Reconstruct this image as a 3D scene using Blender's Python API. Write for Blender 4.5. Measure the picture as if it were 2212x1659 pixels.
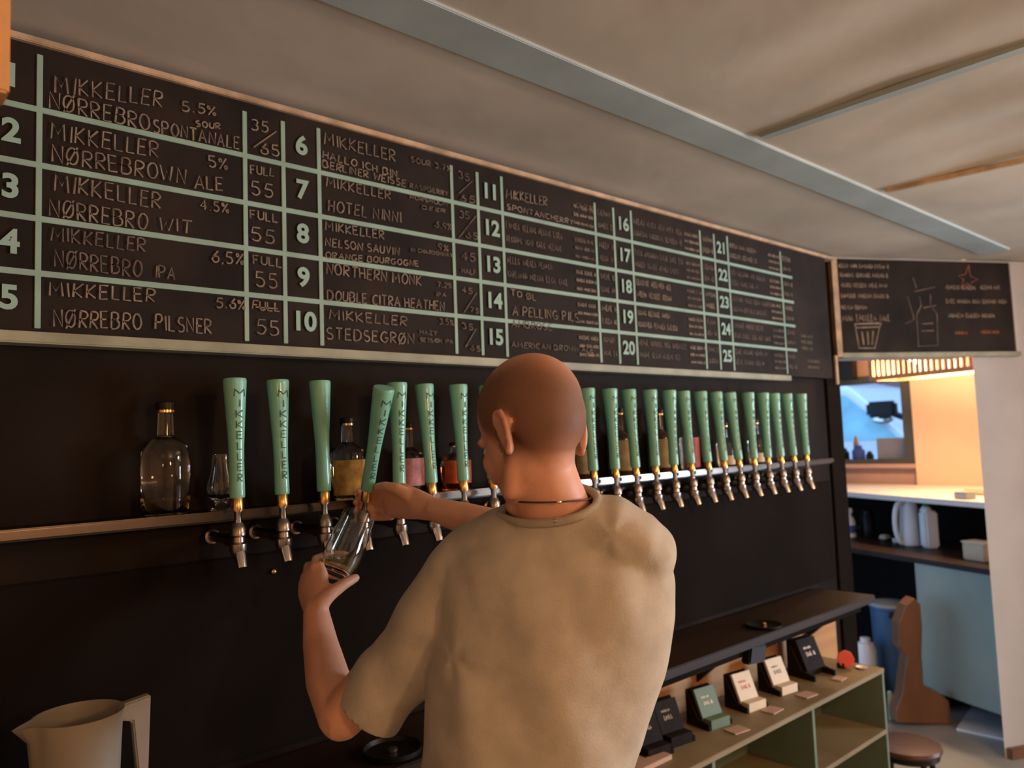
import bpy, bmesh, math, random
from mathutils import Vector, Matrix
from math import sin, cos, pi, radians
random.seed(7)
S = bpy.context.scene
C = S.collection
for o in list(bpy.data.objects): bpy.data.objects.remove(o)

# ------------------------------------------------------------------ camera
F = 1667.13; YAW, PIT, ROL = radians(41.613), radians(4.305), radians(-2.106)
CAM = Vector((0, -1.75, 1.64))
FW = Vector((sin(YAW)*cos(PIT), cos(YAW)*cos(PIT), sin(PIT)))
_r = Vector((cos(YAW), -sin(YAW), 0)); _u = _r.cross(FW)
RT = cos(ROL)*_r + sin(ROL)*_u; UP = -sin(ROL)*_r + cos(ROL)*_u
cd = bpy.data.cameras.new('camera'); cam = bpy.data.objects.new('camera', cd); C.objects.link(cam)
cam.matrix_world = Matrix(((RT.x, UP.x, -FW.x, CAM.x), (RT.y, UP.y, -FW.y, CAM.y), (RT.z, UP.z, -FW.z, CAM.z), (0, 0, 0, 1)))
cd.sensor_width = 36; cd.lens = F/2212*36; cd.clip_start = 0.05
cd.dof.use_dof = True; cd.dof.focus_distance = 1.45; cd.dof.aperture_fstop = 3.6
S.camera = cam
def ray(px, py): return FW + RT*((px-1106)/F) - UP*((py-829.5)/F)
def at(px, py, d): return CAM + ray(px, py)*d
def aty(px, py, y): v = ray(px, py); return CAM + v*((y-CAM.y)/v.y)
def atz(px, py, z): v = ray(px, py); return CAM + v*((z-CAM.z)/v.z)
def atp(px, py, p, n): v = ray(px, py); return CAM + v*((p-CAM).dot(n)/v.dot(n))

# ------------------------------------------------------------------ world, lights, exposure
S.view_settings.view_transform = 'Standard'; S.view_settings.look = 'None'
S.view_settings.exposure = 0.65; S.view_settings.gamma = 1.0; S.view_settings.use_curve_mapping = False
w = bpy.data.worlds.new('world'); S.world = w; w.use_nodes = True
bgn = w.node_tree.nodes['Background']; bgn.inputs[0].default_value = (0.36, 0.60, 1.0, 1); bgn.inputs[1].default_value = 1.6
def light(name, kind, loc, energy, color, size=.1, to=None, size_y=None, spread=None):
    l = bpy.data.lights.new(name, kind); l.energy = energy; l.color = color
    if kind == 'AREA':
        l.size = size
        if size_y: l.shape = 'RECTANGLE'; l.size_y = size_y
        if spread: l.spread = spread
    else: l.shadow_soft_size = size
    o = bpy.data.objects.new(name, l); C.objects.link(o); o.location = loc
    if to is not None: o.rotation_euler = (Vector(to)-Vector(loc)).to_track_quat('-Z', 'Y').to_euler()
    return o
WARM = (1.0, .56, .28)
light('bar_lamp_light', 'POINT', (0.9, -3.9, 2.05), 46, WARM, .10)
light('bar_lamp_light', 'POINT', (2.8, -2.4, 2.22), 36, (1, .62, .34), .08)
light('bar_lamp_light', 'POINT', (-1.2, -3.2, 1.95), 9, WARM, .08)
light('street_window_light', 'AREA', (6.6, -3.9, 1.3), 210, (.68, .82, 1.0), 1.7, (2.8, -.6, 2.3), 1.3)

# ------------------------------------------------------------------ materials
MC = {}
def mat(name, col, rough=.6, metal=0, var=.12, scale=8, bump=0, bscale=40, trans=0, ior=1.45, emit=0, ecol=None, coat=0, stretch=(1, 1, 1), sss=0, spec=.5, alpha=1):
    if name in MC: return MC[name]
    m = bpy.data.materials.new(name); m.use_nodes = True; nt = m.node_tree; N = nt.nodes; L = nt.links
    b = N['Principled BSDF']
    b.inputs['Roughness'].default_value = rough; b.inputs['Metallic'].default_value = metal
    b.inputs['Transmission Weight'].default_value = trans; b.inputs['IOR'].default_value = ior
    b.inputs['Coat Weight'].default_value = coat; b.inputs['Specular IOR Level'].default_value = spec
    b.inputs['Alpha'].default_value = alpha
    if sss: b.inputs['Subsurface Weight'].default_value = sss; b.inputs['Subsurface Radius'].default_value = (.02, .008, .004); b.inputs['Subsurface Scale'].default_value = .5
    tc = N.new('ShaderNodeTexCoord'); mp = N.new('ShaderNodeMapping'); mp.inputs['Scale'].default_value = stretch
    L.new(tc.outputs['Object'], mp.inputs[0])
    n = N.new('ShaderNodeTexNoise'); n.inputs['Scale'].default_value = scale; n.inputs['Detail'].default_value = 4; L.new(mp.outputs[0], n.inputs[0])
    r = N.new('ShaderNodeMapRange'); r.inputs[1].default_value = .3; r.inputs[2].default_value = .7; r.inputs[3].default_value = 1-var; r.inputs[4].default_value = 1+var
    L.new(n.outputs[0], r.inputs[0])
    mx = N.new('ShaderNodeVectorMath'); mx.operation = 'SCALE'; mx.inputs[0].default_value = col; L.new(r.outputs[0], mx.inputs['Scale'])
    L.new(mx.outputs[0], b.inputs['Base Color'])
    if emit: b.inputs['Emission Color'].default_value = (*(ecol or col), 1); b.inputs['Emission Strength'].default_value = emit
    if bump:
        n2 = N.new('ShaderNodeTexNoise'); n2.inputs['Scale'].default_value = bscale; n2.inputs['Detail'].default_value = 5; L.new(mp.outputs[0], n2.inputs[0])
        bp = N.new('ShaderNodeBump'); bp.inputs['Strength'].default_value = bump; bp.inputs['Distance'].default_value = .01
        L.new(n2.outputs[0], bp.inputs['Height']); L.new(bp.outputs[0], b.inputs['Normal'])
    MC[name] = m; return m
M = dict(
 wall=mat('black_wall_paint', (.0135, .0085, .0055), .6, spec=.08, var=.45, scale=2.2, bump=.12, bscale=14),
 panel=mat('dark_panel_paint', (.010, .0068, .0048), .75, spec=.04, var=.25, scale=3),
 ceil=mat('old_ceiling_plaster', (.60, .54, .45), .85, var=.16, scale=1.6, bump=.35, bscale=5),
 batten=mat('blue_ceiling_batten', (.42, .50, .51), .7, var=.12, scale=4),
 cream=mat('worn_cream_paint', (.52, .36, .22), .6, var=.3, scale=14),
 mint_ledge=mat('pale_ledge_paint', (.30, .30, .20), .5, var=.25, scale=9),
 board=mat('chalkboard_paint', (.019, .0118, .008), .75, spec=.25, var=.5, scale=5),
 line=mat('mint_line_paint', (.28, .42, .34), .6, var=.12, scale=10),
 number=mat('mint_number_paint', (.30, .46, .38), .6, var=.08),
 chalk=mat('chalk', (.24, .18, .13), .9, var=.45, scale=30),
 chalk_dim=mat('faint_chalk', (.145, .105, .08), .9, var=.5, scale=30),
 chalk_red=mat('red_chalk', (.26, .08, .03), .9, var=.4, scale=30),
 steel=mat('brushed_steel', (.36, .32, .29), .40, 1, var=.15, scale=20),
 chrome=mat('chrome', (.72, .68, .64), .16, 1, var=.05),
 darksteel=mat('aged_steel', (.34, .29, .26), .3, 1, var=.2, scale=25),
 rail=mat('dull_steel_edge', (.15, .125, .11), .24, 1, var=.25, scale=6, stretch=(.5, 1, 1)),
 brass=mat('brass', (.82, .50, .17), .22, 1, var=.08),
 handle=mat('mint_glazed_handle', (.195, .49, .37), .38, var=.08, scale=12, coat=.4),
 ink=mat('dark_green_ink', (.035, .10, .07), .6, var=.3, scale=60),
 glass=mat('clear_glass', (.95, .97, .96), .02, var=0, trans=1, ior=1.45),
 glass_in=mat('thin_glass', (.9, .93, .92), .03, var=0, trans=1, ior=1.2),
 liquid=mat('pale_spirit', (.75, .62, .28), .02, var=0, trans=1, ior=1.33),
 amber=mat('amber_spirit', (.55, .12, .02), .05, var=0, trans=.9, ior=1.33),
 beer=mat('golden_beer', (.62, .50, .20), .05, var=0, trans=.85, ior=1.33),
 brownglass=mat('brown_glass', (.09, .04, .015), .08, var=.1, trans=.4),
 black=mat('black_plastic', (.010, .008, .007), .4, spec=.3, var=.2),
 blackcard=mat('black_card', (.016, .012, .010), .7, spec=.12, var=.3, scale=20),
 jug=mat('milky_plastic', (.36, .32, .25), .4, var=.06, trans=.15, sss=.3),
 ply=mat('orange_plywood', (.50, .25, .09), .55, var=.2, scale=5, stretch=(.3, 1, 3)),
 post=mat('warm_timber', (.62, .30, .10), .5, var=.2, scale=8, stretch=(3, 3, .4)),
 counter=mat('dark_counter_wood', (.026, .015, .010), .45, spec=.2, var=.3, scale=6, stretch=(.3, 2, 2)),
 unit=mat('sage_green_paint', (.13, .175, .115), .55, var=.15, scale=6),
 unit_top=mat('worn_olive_shelf', (.22, .165, .085), .5, var=.2, scale=5),
 ledge=mat('pale_ledge_laminate', (.74, .70, .64), .35, var=.04),
 tan=mat('tan_wall_paint', (.60, .42, .27), .7, var=.06, scale=3),
 pink=mat('dusky_wall_paint', (.42, .25, .18), .7, var=.08, scale=3),
 white=mat('white_column_paint', (.50, .49, .50), .7, var=.07, scale=3, bump=.2, bscale=9),
 whitep=mat('white_plastic', (.85, .83, .80), .35, var=.03),
 winframe=mat('olive_window_frame', (.045, .042, .025), .5, var=.15),
 pane=mat('window_pane', (.97, .98, 1), .0, var=0, trans=1, ior=1.05),
 teal=mat('pale_teal_paint', (.31, .36, .29), .6, var=.12, scale=3, stretch=(1, 1, .6)),
 nook_shade=mat('painted_nook_shade', (.008, .006, .005), .8, spec=.1, var=.2),  # near-black colour painting in the shade under nook counter and ledge
 floor=mat('grey_concrete_floor', (.30, .29, .25), .35, var=.2, scale=2.5),
 blue=mat('blue_plastic', (.045, .11, .21), .45, var=.15, scale=4),
 brown=mat('brown_wood', (.18, .08, .035), .45, var=.25, scale=5, stretch=(1, 1, .3)),
 redbrown=mat('red_brown_seat', (.07, .024, .016), .4, var=.2),
 skin=mat('skin', (.70, .36, .235), .5, var=.10, scale=9, bump=.05, bscale=120, sss=.12),
 tee=mat('heather_grey_jersey', (.52, .465, .375), .92, var=.09, scale=26, bump=.10, bscale=260, spec=.2),
 rib=mat('jersey_collar_rib', (.42, .37, .295), .95, var=.1, scale=60, spec=.2),
 denim=mat('dark_denim', (.02, .024, .035), .85, var=.2, scale=30),
 shoe=mat('black_shoe_leather', (.015, .013, .012), .4, var=.1),
 eye=mat('eye_white', (.8, .78, .75), .2, var=0),
 gold=mat('gold', (.85, .6, .25), .2, 1, var=0),
 cord=mat('dark_chain', (.10, .06, .045), .4, .6, var=.1),
 paper=mat('pink_flyer_paper', (.50, .33, .24), .7, var=.06),
 whitecard=mat('cream_card', (.72, .60, .44), .6, var=.04),
 greencard=mat('green_card', (.13, .20, .13), .6, var=.1),
 redcard=mat('red_card', (.68, .06, .025), .5, var=.1),
 redink=mat('red_ink', (.6, .12, .07), .6, var=.1),
 greyink=mat('grey_ink', (.18, .20, .17), .6, var=.1),
 lampwood=mat('lamp_slat_wood', (.55, .22, .09), .5, var=.2, scale=20),
 bulb=mat('lit_bulb', (1, .8, .5), .5, var=0, emit=28, ecol=(1, .72, .40)),
 yellowlab=mat('yellow_bottle_label', (.45, .27, .07), .6, var=.5, scale=40),
 pinklab=mat('pink_bottle_label', (.55, .22, .22), .6, var=.4, scale=40),
 redlab=mat('orange_red_bottle_label', (.50, .08, .015), .5, var=.4, scale=50),
 creamlab=mat('cream_bottle_label', (.33, .25, .14), .6, var=.3, scale=30),
 rose=mat('rose_bottle_label', (.50, .10, .10), .6, var=.2, scale=30),
 carpaint=mat('pale_car_paint', (.70, .78, .85), .25, var=.03, coat=.5),
 carglass=mat('car_window_glass', (.30, .62, .72), .06, var=.2, scale=4),
 tyre=mat('tyre_rubber', (.02, .02, .022), .8, var=.1),
 asphalt=mat('asphalt', (.10, .10, .12), .8, var=.2, scale=6),
 facade=mat('far_facade_brick', (.22, .13, .11), .8, var=.2, scale=12),
 greenlid=mat('green_cap', (.03, .25, .06), .4, var=0),
 bluelabel=mat('blue_label', (.05, .09, .30), .5, var=.1),
 orangebit=mat('orange_tin', (.60, .30, .10), .5, var=.1),
 greybox=mat('grey_cardboard', (.34, .34, .33), .8, var=.08),
 cream_box=mat('cream_plastic_tub', (.60, .48, .30), .5, var=.06))

# ------------------------------------------------------------------ helpers
def bx(bm, lo, hi, bev=0):
    lo, hi = Vector(lo), Vector(hi)
    vs = [bm.verts.new((x, y, z)) for x in (lo.x, hi.x) for y in (lo.y, hi.y) for z in (lo.z, hi.z)]
    fs = [bm.faces.new([vs[i] for i in q]) for q in ((0, 1, 3, 2), (4, 6, 7, 5), (0, 4, 5, 1), (2, 3, 7, 6), (0, 2, 6, 4), (1, 5, 7, 3))]
    if bev:
        es = list({e for f in fs for e in f.edges}); bmesh.ops.bevel(bm, geom=es, offset=bev, segments=2, affect='EDGES')
    return bm
def box(lo, hi, bev=0): return bx(bmesh.new(), lo, hi, bev)
def obox(bm, c, ax, ay, az, bev=0):
    """oriented box: centre c, half-axis vectors"""
    c, ax, ay, az = map(Vector, (c, ax, ay, az))
    vs = [bm.verts.new(c + ax*i + ay*j + az*k) for i in (-1, 1) for j in (-1, 1) for k in (-1, 1)]
    fs = [bm.faces.new([vs[i] for i in q]) for q in ((0, 1, 3, 2), (4, 6, 7, 5), (0, 4, 5, 1), (2, 3, 7, 6), (0, 2, 6, 4), (1, 5, 7, 3))]
    if bev:
        es = list({e for f in fs for e in f.edges}); bmesh.ops.bevel(bm, geom=es, offset=bev, segments=2, affect='EDGES')
    return bm
def prism(bm, pts, vec):
    a = [bm.verts.new(p) for p in pts]; b = [bm.verts.new(Vector(p)+Vector(vec)) for p in pts]
    bm.faces.new(a); bm.faces.new(b[::-1]); n = len(a)
    for i in range(n): bm.faces.new((a[i], b[i], b[(i+1) % n], a[(i+1) % n]))
    bmesh.ops.recalc_face_normals(bm, faces=bm.faces); return bm
def lathe(bm, prof, base=(0, 0, 0), axis=(0, 0, 1), seg=20, cap=True):
    """prof: list of (radius, height) along axis"""
    z = Vector(axis).normalized(); x = z.orthogonal().normalized(); y = z.cross(x); b = Vector(base)
    rings = [[bm.verts.new(b + z*h + (x*cos(2*pi*i/seg)+y*sin(2*pi*i/seg))*max(r, 1e-4)) for i in range(seg)] for r, h in prof]
    for a, c in zip(rings, rings[1:]):
        for i in range(seg): bm.faces.new((a[i], a[(i+1) % seg], c[(i+1) % seg], c[i]))
    if cap: bm.faces.new(rings[0][::-1]); bm.faces.new(rings[-1])
    return bm
def tube(bm, pts, rad, seg=10):
    return loft(bm, pts, [(r, r) for r in (rad if isinstance(rad, (list, tuple)) else [rad]*len(pts))], None, seg, False)
def loft(bm, pts, radii, ax=None, seg=18, rnd=True):
    """closed loft of ellipses along pts; first radius lies along ax; rounded ends"""
    pts = [Vector(p) for p in pts]; radii = [tuple(r) if isinstance(r, (tuple, list)) else (r, r) for r in radii]
    if rnd:
        t0 = (pts[0]-pts[1]).normalized(); t1 = (pts[-1]-pts[-2]).normalized()
        r0, r1 = radii[0], radii[-1]; m0, m1 = min(r0), min(r1)
        pts = [pts[0]+t0*m0*.97, pts[0]+t0*m0*.7] + pts + [pts[-1]+t1*m1*.7, pts[-1]+t1*m1*.97]
        radii = [(r0[0]*.2, r0[1]*.2), (r0[0]*.72, r0[1]*.72)] + radii + [(r1[0]*.72, r1[1]*.72), (r1[0]*.2, r1[1]*.2)]
    ref = Vector(ax) if ax is not None else None; rings = []; prev = None
    for i, p in enumerate(pts):
        t = (pts[min(i+1, len(pts)-1)]-pts[max(i-1, 0)]).normalized()
        if ref is not None: a = ref - t*ref.dot(t)
        elif prev is not None: a = prev - t*prev.dot(t)
        else: a = t.orthogonal()
        a.normalize(); prev = a; b = t.cross(a); ra, rb = radii[i]
        rings.append([bm.verts.new(p + a*ra*cos(2*pi*k/seg) + b*rb*sin(2*pi*k/seg)) for k in range(seg)])
    for r1_, r2_ in zip(rings, rings[1:]):
        for k in range(seg): bm.faces.new((r1_[k], r1_[(k+1) % seg], r2_[(k+1) % seg], r2_[k]))
    bm.faces.new(rings[0][::-1]); bm.faces.new(rings[-1]); return bm
def ell(bm, c, r, rot=None, u=20, v=12):
    mt = Matrix.Translation(Vector(c)) @ (rot.to_4x4() if rot else Matrix()) @ Matrix.Diagonal((*r, 1))
    bmesh.ops.create_uvsphere(bm, u_segments=u, v_segments=v, radius=1, matrix=mt); return bm
def obj(name, bm, m, parent=None, smooth=False, bevel=0):
    me = bpy.data.meshes.new(name)
    if isinstance(bm, bmesh.types.BMesh): bm.normal_update(); bm.to_mesh(me); bm.free()
    else: me = bm
    o = bpy.data.objects.new(name, me); C.objects.link(o)
    me.materials.clear(); me.materials.append(m)
    if parent is not None:
        off = Vector(parent.location); p = parent
        while p.parent is not None: p = p.parent; off += Vector(p.location)
        me.transform(Matrix.Translation(-off)); o.parent = parent
    else:
        n = len(me.vertices); co = [v.co for v in me.vertices]
        c = Vector(((min(v.x for v in co)+max(v.x for v in co))/2, (min(v.y for v in co)+max(v.y for v in co))/2, min(v.z for v in co)))
        me.transform(Matrix.Translation(-c)); o.location = c
    if smooth:
        for p in me.polygons: p.use_smooth = True
        if smooth == 'auto':
            me.set_sharp_from_angle(angle=radians(40))
    if bevel:
        b = o.modifiers.new('bevel', 'BEVEL'); b.width = bevel; b.segments = 2; b.limit_method = 'ANGLE'
    return o
def thing(name, label, cat, loc, group=None):
    o = bpy.data.objects.new(name, None); C.objects.link(o); o.empty_display_size = .05
    o.location = loc; o['label'] = label; o['category'] = cat
    if group: o['group'] = group
    return o
def tag(o, label, cat, group=None):
    o['label'] = label; o['category'] = cat
    if group: o['group'] = group
    return o
def struct(name, bm, m, parent=None, **k):
    o = obj(name, bm, m, parent, **k)
    if parent is None: o['kind'] = 'structure'
    return o

# ------------------------------------------------------------------ stroke lettering
def arc(cx, cy, rx, ry, a0, a1, n=8): return [(cx+rx*cos(radians(a0+(a1-a0)*i/n)), cy+ry*sin(radians(a0+(a1-a0)*i/n))) for i in range(n+1)]
O_ = arc(.35, .5, .33, .5, 90, 450, 14)
G = {'A': [[(0, 0), (.33, 1), (.68, 0)], [(.12, .35), (.56, .35)]], 'B': [[(0, 0), (0, 1)], [(0, 1)]+arc(.25, .76, .28, .24, 90, -90)+[(0, .52)], [(0, .52)]+arc(.3, .26, .32, .26, 90, -90)+[(0, 0)]],
 'C': [arc(.38, .5, .36, .5, 50, 310, 12)], 'D': [[(0, 0), (0, 1)]+arc(.2, .5, .45, .5, 90, -90, 10)+[(0, 0)]], 'E': [[(.5, 1), (0, 1), (0, 0), (.52, 0)], [(0, .52), (.42, .52)]],
 'F': [[(.5, 1), (0, 1), (0, 0)], [(0, .52), (.42, .52)]], 'G': [arc(.38, .5, .36, .5, 50, 350, 12)+[(.4, .42)]], 'H': [[(0, 0), (0, 1)], [(.55, 0), (.55, 1)], [(0, .5), (.55, .5)]],
 'I': [[(.1, 0), (.1, 1)]], 'J': [[(.5, 1), (.5, .25)]+arc(.27, .25, .23, .25, 0, -160, 6)], 'K': [[(0, 0), (0, 1)], [(.52, 1), (.02, .45), (.56, 0)]], 'L': [[(0, 1), (0, 0), (.48, 0)]],
 'M': [[(0, 0), (.05, 1), (.38, .35), (.7, 1), (.78, 0)]], 'N': [[(0, 0), (0, 1), (.58, 0), (.58, 1)]], 'O': [O_], 'Ø': [O_, [(.02, -.08), (.7, 1.08)]],
 'P': [[(0, 0), (0, 1)], [(0, 1)]+arc(.28, .74, .28, .26, 90, -90)+[(0, .48)]], 'R': [[(0, 0), (0, 1)], [(0, 1)]+arc(.26, .76, .28, .24, 90, -90)+[(0, .52), (.55, 0)]],
 'S': [arc(.28, .75, .25, .25, 50, 270, 8)+arc(.28, .25, .27, .25, 90, -140, 8)], 'T': [[(0, 1), (.62, 1)], [(.31, 1), (.31, 0)]], 'U': [[(0, 1), (0, .3)]+arc(.28, .28, .28, .28, 180, 360, 8)+[(.56, 1)]],
 'V': [[(0, 1), (.3, 0), (.6, 1)]], 'W': [[(0, 1), (.2, 0), (.4, .7), (.6, 0), (.82, 1)]], 'X': [[(0, 0), (.58, 1)], [(0, 1), (.58, 0)]], 'Y': [[(0, 1), (.3, .5), (.6, 1)], [(.3, .5), (.3, 0)]],
 'Z': [[(0, 1), (.56, 1), (0, 0), (.58, 0)]], 'Q': [O_, [(.4, .25), (.7, -.05)]],
 '0': [O_], '1': [[(.05, .8), (.28, 1), (.28, 0)]], '2': [arc(.28, .72, .27, .28, 170, -20, 8)+[(0, 0), (.58, 0)]], '3': [arc(.25, .75, .25, .25, 140, -90, 8), arc(.25, .26, .3, .26, 90, -140, 8)],
 '4': [[(.42, 0), (.42, 1), (0, .32), (.6, .32)]], '5': [[(.5, 1), (.08, 1), (.05, .56)]+arc(.25, .3, .29, .3, 110, -140, 9)], '6': [[(.45, 1), (.08, .45)]+arc(.3, .28, .27, .28, 160, -200, 12)],
 '7': [[(0, 1), (.56, 1), (.18, 0)]], '8': [arc(.3, .75, .22, .24, 0, 360, 10), arc(.3, .26, .28, .26, 0, 360, 10)], '9': [arc(.28, .7, .26, .28, 0, 360, 10), [(.54, .7), (.4, 0)]],
 '%': [arc(.12, .8, .11, .16, 0, 360, 6), arc(.55, .2, .11, .16, 0, 360, 6), [(.05, 0), (.6, 1)]], '/': [[(0, 0), (.5, 1)]], '.': [[(.05, 0), (.12, .06)]], ',': [[(.1, .08), (0, -.15)]], '-': [[(0, .45), (.4, .45)]], "'": [[(.1, 1), (.08, .75)]]}
def gw(ch): return .35 if ch == ' ' else max(p[0] for s in G[ch] for p in s)
def strokes(text, jit=.04):
    out = []; x = 0
    for ch in text:
        if ch != ' ':
            dy = random.uniform(-jit, jit); sh = random.uniform(-.06, .10)
            for s in G[ch]: out.append([(x+p[0]+p[1]*sh+random.uniform(-1, 1)*jit*.5, p[1]+dy+random.uniform(-1, 1)*jit*.5) for p in s])
        x += gw(ch) + (.27 if ch != ' ' else .1)
    return out, max(x-.27, .1)
def ribbon(bm, pts, wd, fn):
    """pts 2-D polyline; fn maps (u,v) to 3-D"""
    n = len(pts); L = []
    for i, p in enumerate(pts):
        a = pts[max(i-1, 0)]; b = pts[min(i+1, n-1)]; dx, dy = b[0]-a[0], b[1]-a[1]; l = math.hypot(dx, dy) or 1
        q = wd*random.uniform(.7, 1.15); ox, oy = -dy/l*q/2, dx/l*q/2
        L.append((bm.verts.new(fn(p[0]+ox, p[1]+oy)), bm.verts.new(fn(p[0]-ox, p[1]-oy))))
    for (a, b), (c, d) in zip(L, L[1:]): bm.faces.new((a, b, d, c))
def words(bm, text, p0, p1, h, wd, fn, jit=.04):
    """text between two base-line points (u,v) with cap height h"""
    st, W = strokes(text, jit); du, dv = p1[0]-p0[0], p1[1]-p0[1]
    for s in st: ribbon(bm, [(p0[0]+x/W*du, p0[1]+x/W*dv+y*h) for x, y in s], wd, fn)
def scribble(bm, u0, u1, v, h, wd, fn):
    """an illegible handwritten word run"""
    u = u0
    while u < u1-h*.3:
        wl = min(random.uniform(1.6, 3.6)*h*1.1, u1-u); n = max(2, int(wl/(h*.42)))
        for i in range(n):
            x = u+wl*i/n; a = h*.3; k = random.random()
            if k < .4: pts = [(x, v+random.uniform(0, .2)*h), (x+a*.2, v+h*random.uniform(.7, 1)), (x+a, v+random.uniform(0, .4)*h)]
            elif k < .7: pts = [(x+a*(.5+.5*cos(t)), v+h*(.45+.42*sin(t))) for t in (1, 2.3, 3.6, 4.9, 6)]
            else: pts = [(x, v+h), (x, v), (x+a, v+h*.05)]
            ribbon(bm, pts, wd, fn)
        u += wl+h*.45

# ------------------------------------------------------------------ room shell
XF_ = 6.4; ZC = 2.49; CX, CY = 3.66, 0.0
D1 = Vector((.886, -.463, 0)).normalized(); N1 = Vector((-D1.y*-1, 0, 0))
N1 = Vector((D1.y, -D1.x, 0)).normalized()          # header wall, towards the bar (camera) side
E0 = Vector((CX, CY, 0))
struct('wall_front', box((-2.5, 0, 0), (CX-.002, .10, ZC)), M['wall'])
struct('floor', box((-2.5, -5.5, -.05), (6.9, 3.0, 0)), M['floor'])
# ceiling, gently uneven old plaster
bm = bmesh.new(); bmesh.ops.create_grid(bm, x_segments=260, y_segments=100, size=1)
for v in bm.verts:
    x = 2.2+v.co.x*4.7; y = -1.25+v.co.y*4.25
    z = ZC + .010*sin(x*2.1+y*1.3)*sin(y*1.7)+.006*sin(x*.9-y*4.3+1)+.005*sin(y*7.3+x*1.1)
    if y > -.12: z = ZC+(z-ZC)*max(0, (-y)/.12)
    if y < -.62: z += (.0045*sin(x*13+y*.6+sin(y*2)*.5)+.003*sin(x*23-y*.9))*min(1, (-y-.62)/.3)
    z = ZC+.004+(z-ZC)*min(1, max(0, abs(y+.54)-.08)/.35)*.8
    v.co = (x, y, z)
bmesh.ops.reverse_faces(bm, faces=bm.faces)
e = bmesh.ops.extrude_face_region(bm, geom=list(bm.faces))
for v in e['geom']:
    if isinstance(v, bmesh.types.BMVert): v.co.z = ZC+.12
bmesh.ops.recalc_face_normals(bm, faces=bm.faces)
struct('ceiling', bm, M['ceil'], smooth='auto')
def beam(a, b, wd, th, m, name): 
    a, b = Vector(a), Vector(b); t = (b-a); n = Vector((-t.y, t.x, 0)).normalized()*wd/2
    return struct(name, obox(bmesh.new(), (a+b)/2+Vector((0, 0, -th/2)), t/2, n, (0, 0, th/2), .002), m)
beam((-1.5, -.54, ZC+.012), (4.3, -.54, ZC+.010), .125, .016, M['batten'], 'trim_1')
beam((1.99, -.63, ZC+.008), (2.1, -5, ZC+.008), .035, .016, M['batten'], 'trim_2')
beam((2.82, -.63, ZC+.008), (3.5, -5, ZC+.008), .022, .016, M['cream'], 'trim_3')
struct('wall_left', box((-2.5, -5.5, 0), (-2.4, 0, ZC)), M['tan'])
struct('wall_side', box((6.8, -5.4, 0), (6.9, -2.3, ZC)), M['tan'])
struct('wall_nook_back', box((XF_+.0, -2.3, 0), (6.9, -2.2, ZC)), M['tan'])
struct('wall_back', box((-2.4, -5.5, 0), (6.9, -5.4, ZC)), M['tan'])
# header wall over the pass-through and the white column wall
def hp(t, z, off=0): return E0 + D1*t + N1*off + Vector((0, 0, z))
OPEN = .80; ZH = 1.99
def hbox(bm, t0, t1, o0, o1, z0, z1, bev=0):
    return obox(bm, hp((t0+t1)/2, (z0+z1)/2, (o0+o1)/2), D1*(t1-t0)/2, N1*(o1-o0)/2, (0, 0, (z1-z0)/2), bev)
_q = [hp(OPEN+.01, 0, 0), hp(1.9, 0, 0), hp(1.9, 0, -.14), hp(OPEN+.16, 0, -.14)]
struct('wall_right', prism(bmesh.new(), _q, (0, 0, ZC)), M['white'])
struct('trim_4', hbox(bmesh.new(), 0, OPEN, -.14, 0, ZH, ZC), M['white'])
struct('trim_5', box((CX, .0, 0), (CX+.035, .12, ZH)), M['panel'])
struct('baseboard_right', hbox(bmesh.new(), OPEN+.02, 1.9, 0, .03, 0, .05, .004), M['brown'])
# nook walls
XF = 6.2; WY0, WY1, WZ0, WZ1 = .62, 2.3, 1.365, 2.06
bm = bmesh.new(); bx(bm, (XF, WY0, 0), (XF+.2, 3.0, WZ0)); bx(bm, (XF, WY0, WZ1), (XF+.2, 3.0, ZC)); bx(bm, (XF, WY1, WZ0), (XF+.2, 3.0, WZ1))
struct('wall_window', bm, M['pink'])
struct('wall_pier', box((XF-.06, -2.2, 0), (XF+.2, WY0, ZC)), M['tan'])
struct('wall_nook_left', box((CX, 2.9, 0), (XF, 3.0, ZC)), M['panel'])
struct('wall_nook_right', box((CX+1.7, -2.3, 0), (XF+.2, -2.2, ZC)), M['tan'])
win = thing('window_1', 'olive framed window of the nook beyond the pass-through', 'window', (XF, (WY0+WY1)/2, WZ0)); del win['label'], win['category']; win['kind'] = 'structure'
bm = bmesh.new(); fw = .085
bx(bm, (XF-.03, WY0, WZ0), (XF+.07, WY0+fw, WZ1)); bx(bm, (XF-.03, WY1-fw, WZ0), (XF+.07, WY1, WZ1))
bx(bm, (XF-.03, WY0+fw, WZ0), (XF+.07, WY1-fw, WZ0+.035)); bx(bm, (XF-.03, WY0+fw, WZ1-.06), (XF+.07, WY1-fw, WZ1))
obj('window_frame', bm, M['winframe'], win)
obj('window_pane', box((XF+.02, WY0+fw, WZ0+.035), (XF+.026, WY1-fw, WZ1-.06)), M['pane'], win)
obj('window_sill', box((XF-.07, WY0+.0, WZ0-.03), (XF-.03, WY1, WZ0)), M['pink'], win)
struct('trim_6', box((.05, -.042, 2.462), (CX-.02, -.0, 2.476), .002), M['cream'])

# lower wall panel and seam
struct('trim_7', box((-2.4, -.012, .96), (3.50, 0, 1.405), .003), M['panel'])
struct('trim_8', box((3.535, -.012, .30), (3.655, 0, 1.99), .003), M['panel'])
# plywood splashback under the counter
struct('trim_9', box((-.5, -.010, .60), (3.47, 0, .905)), M['ply'])

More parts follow.
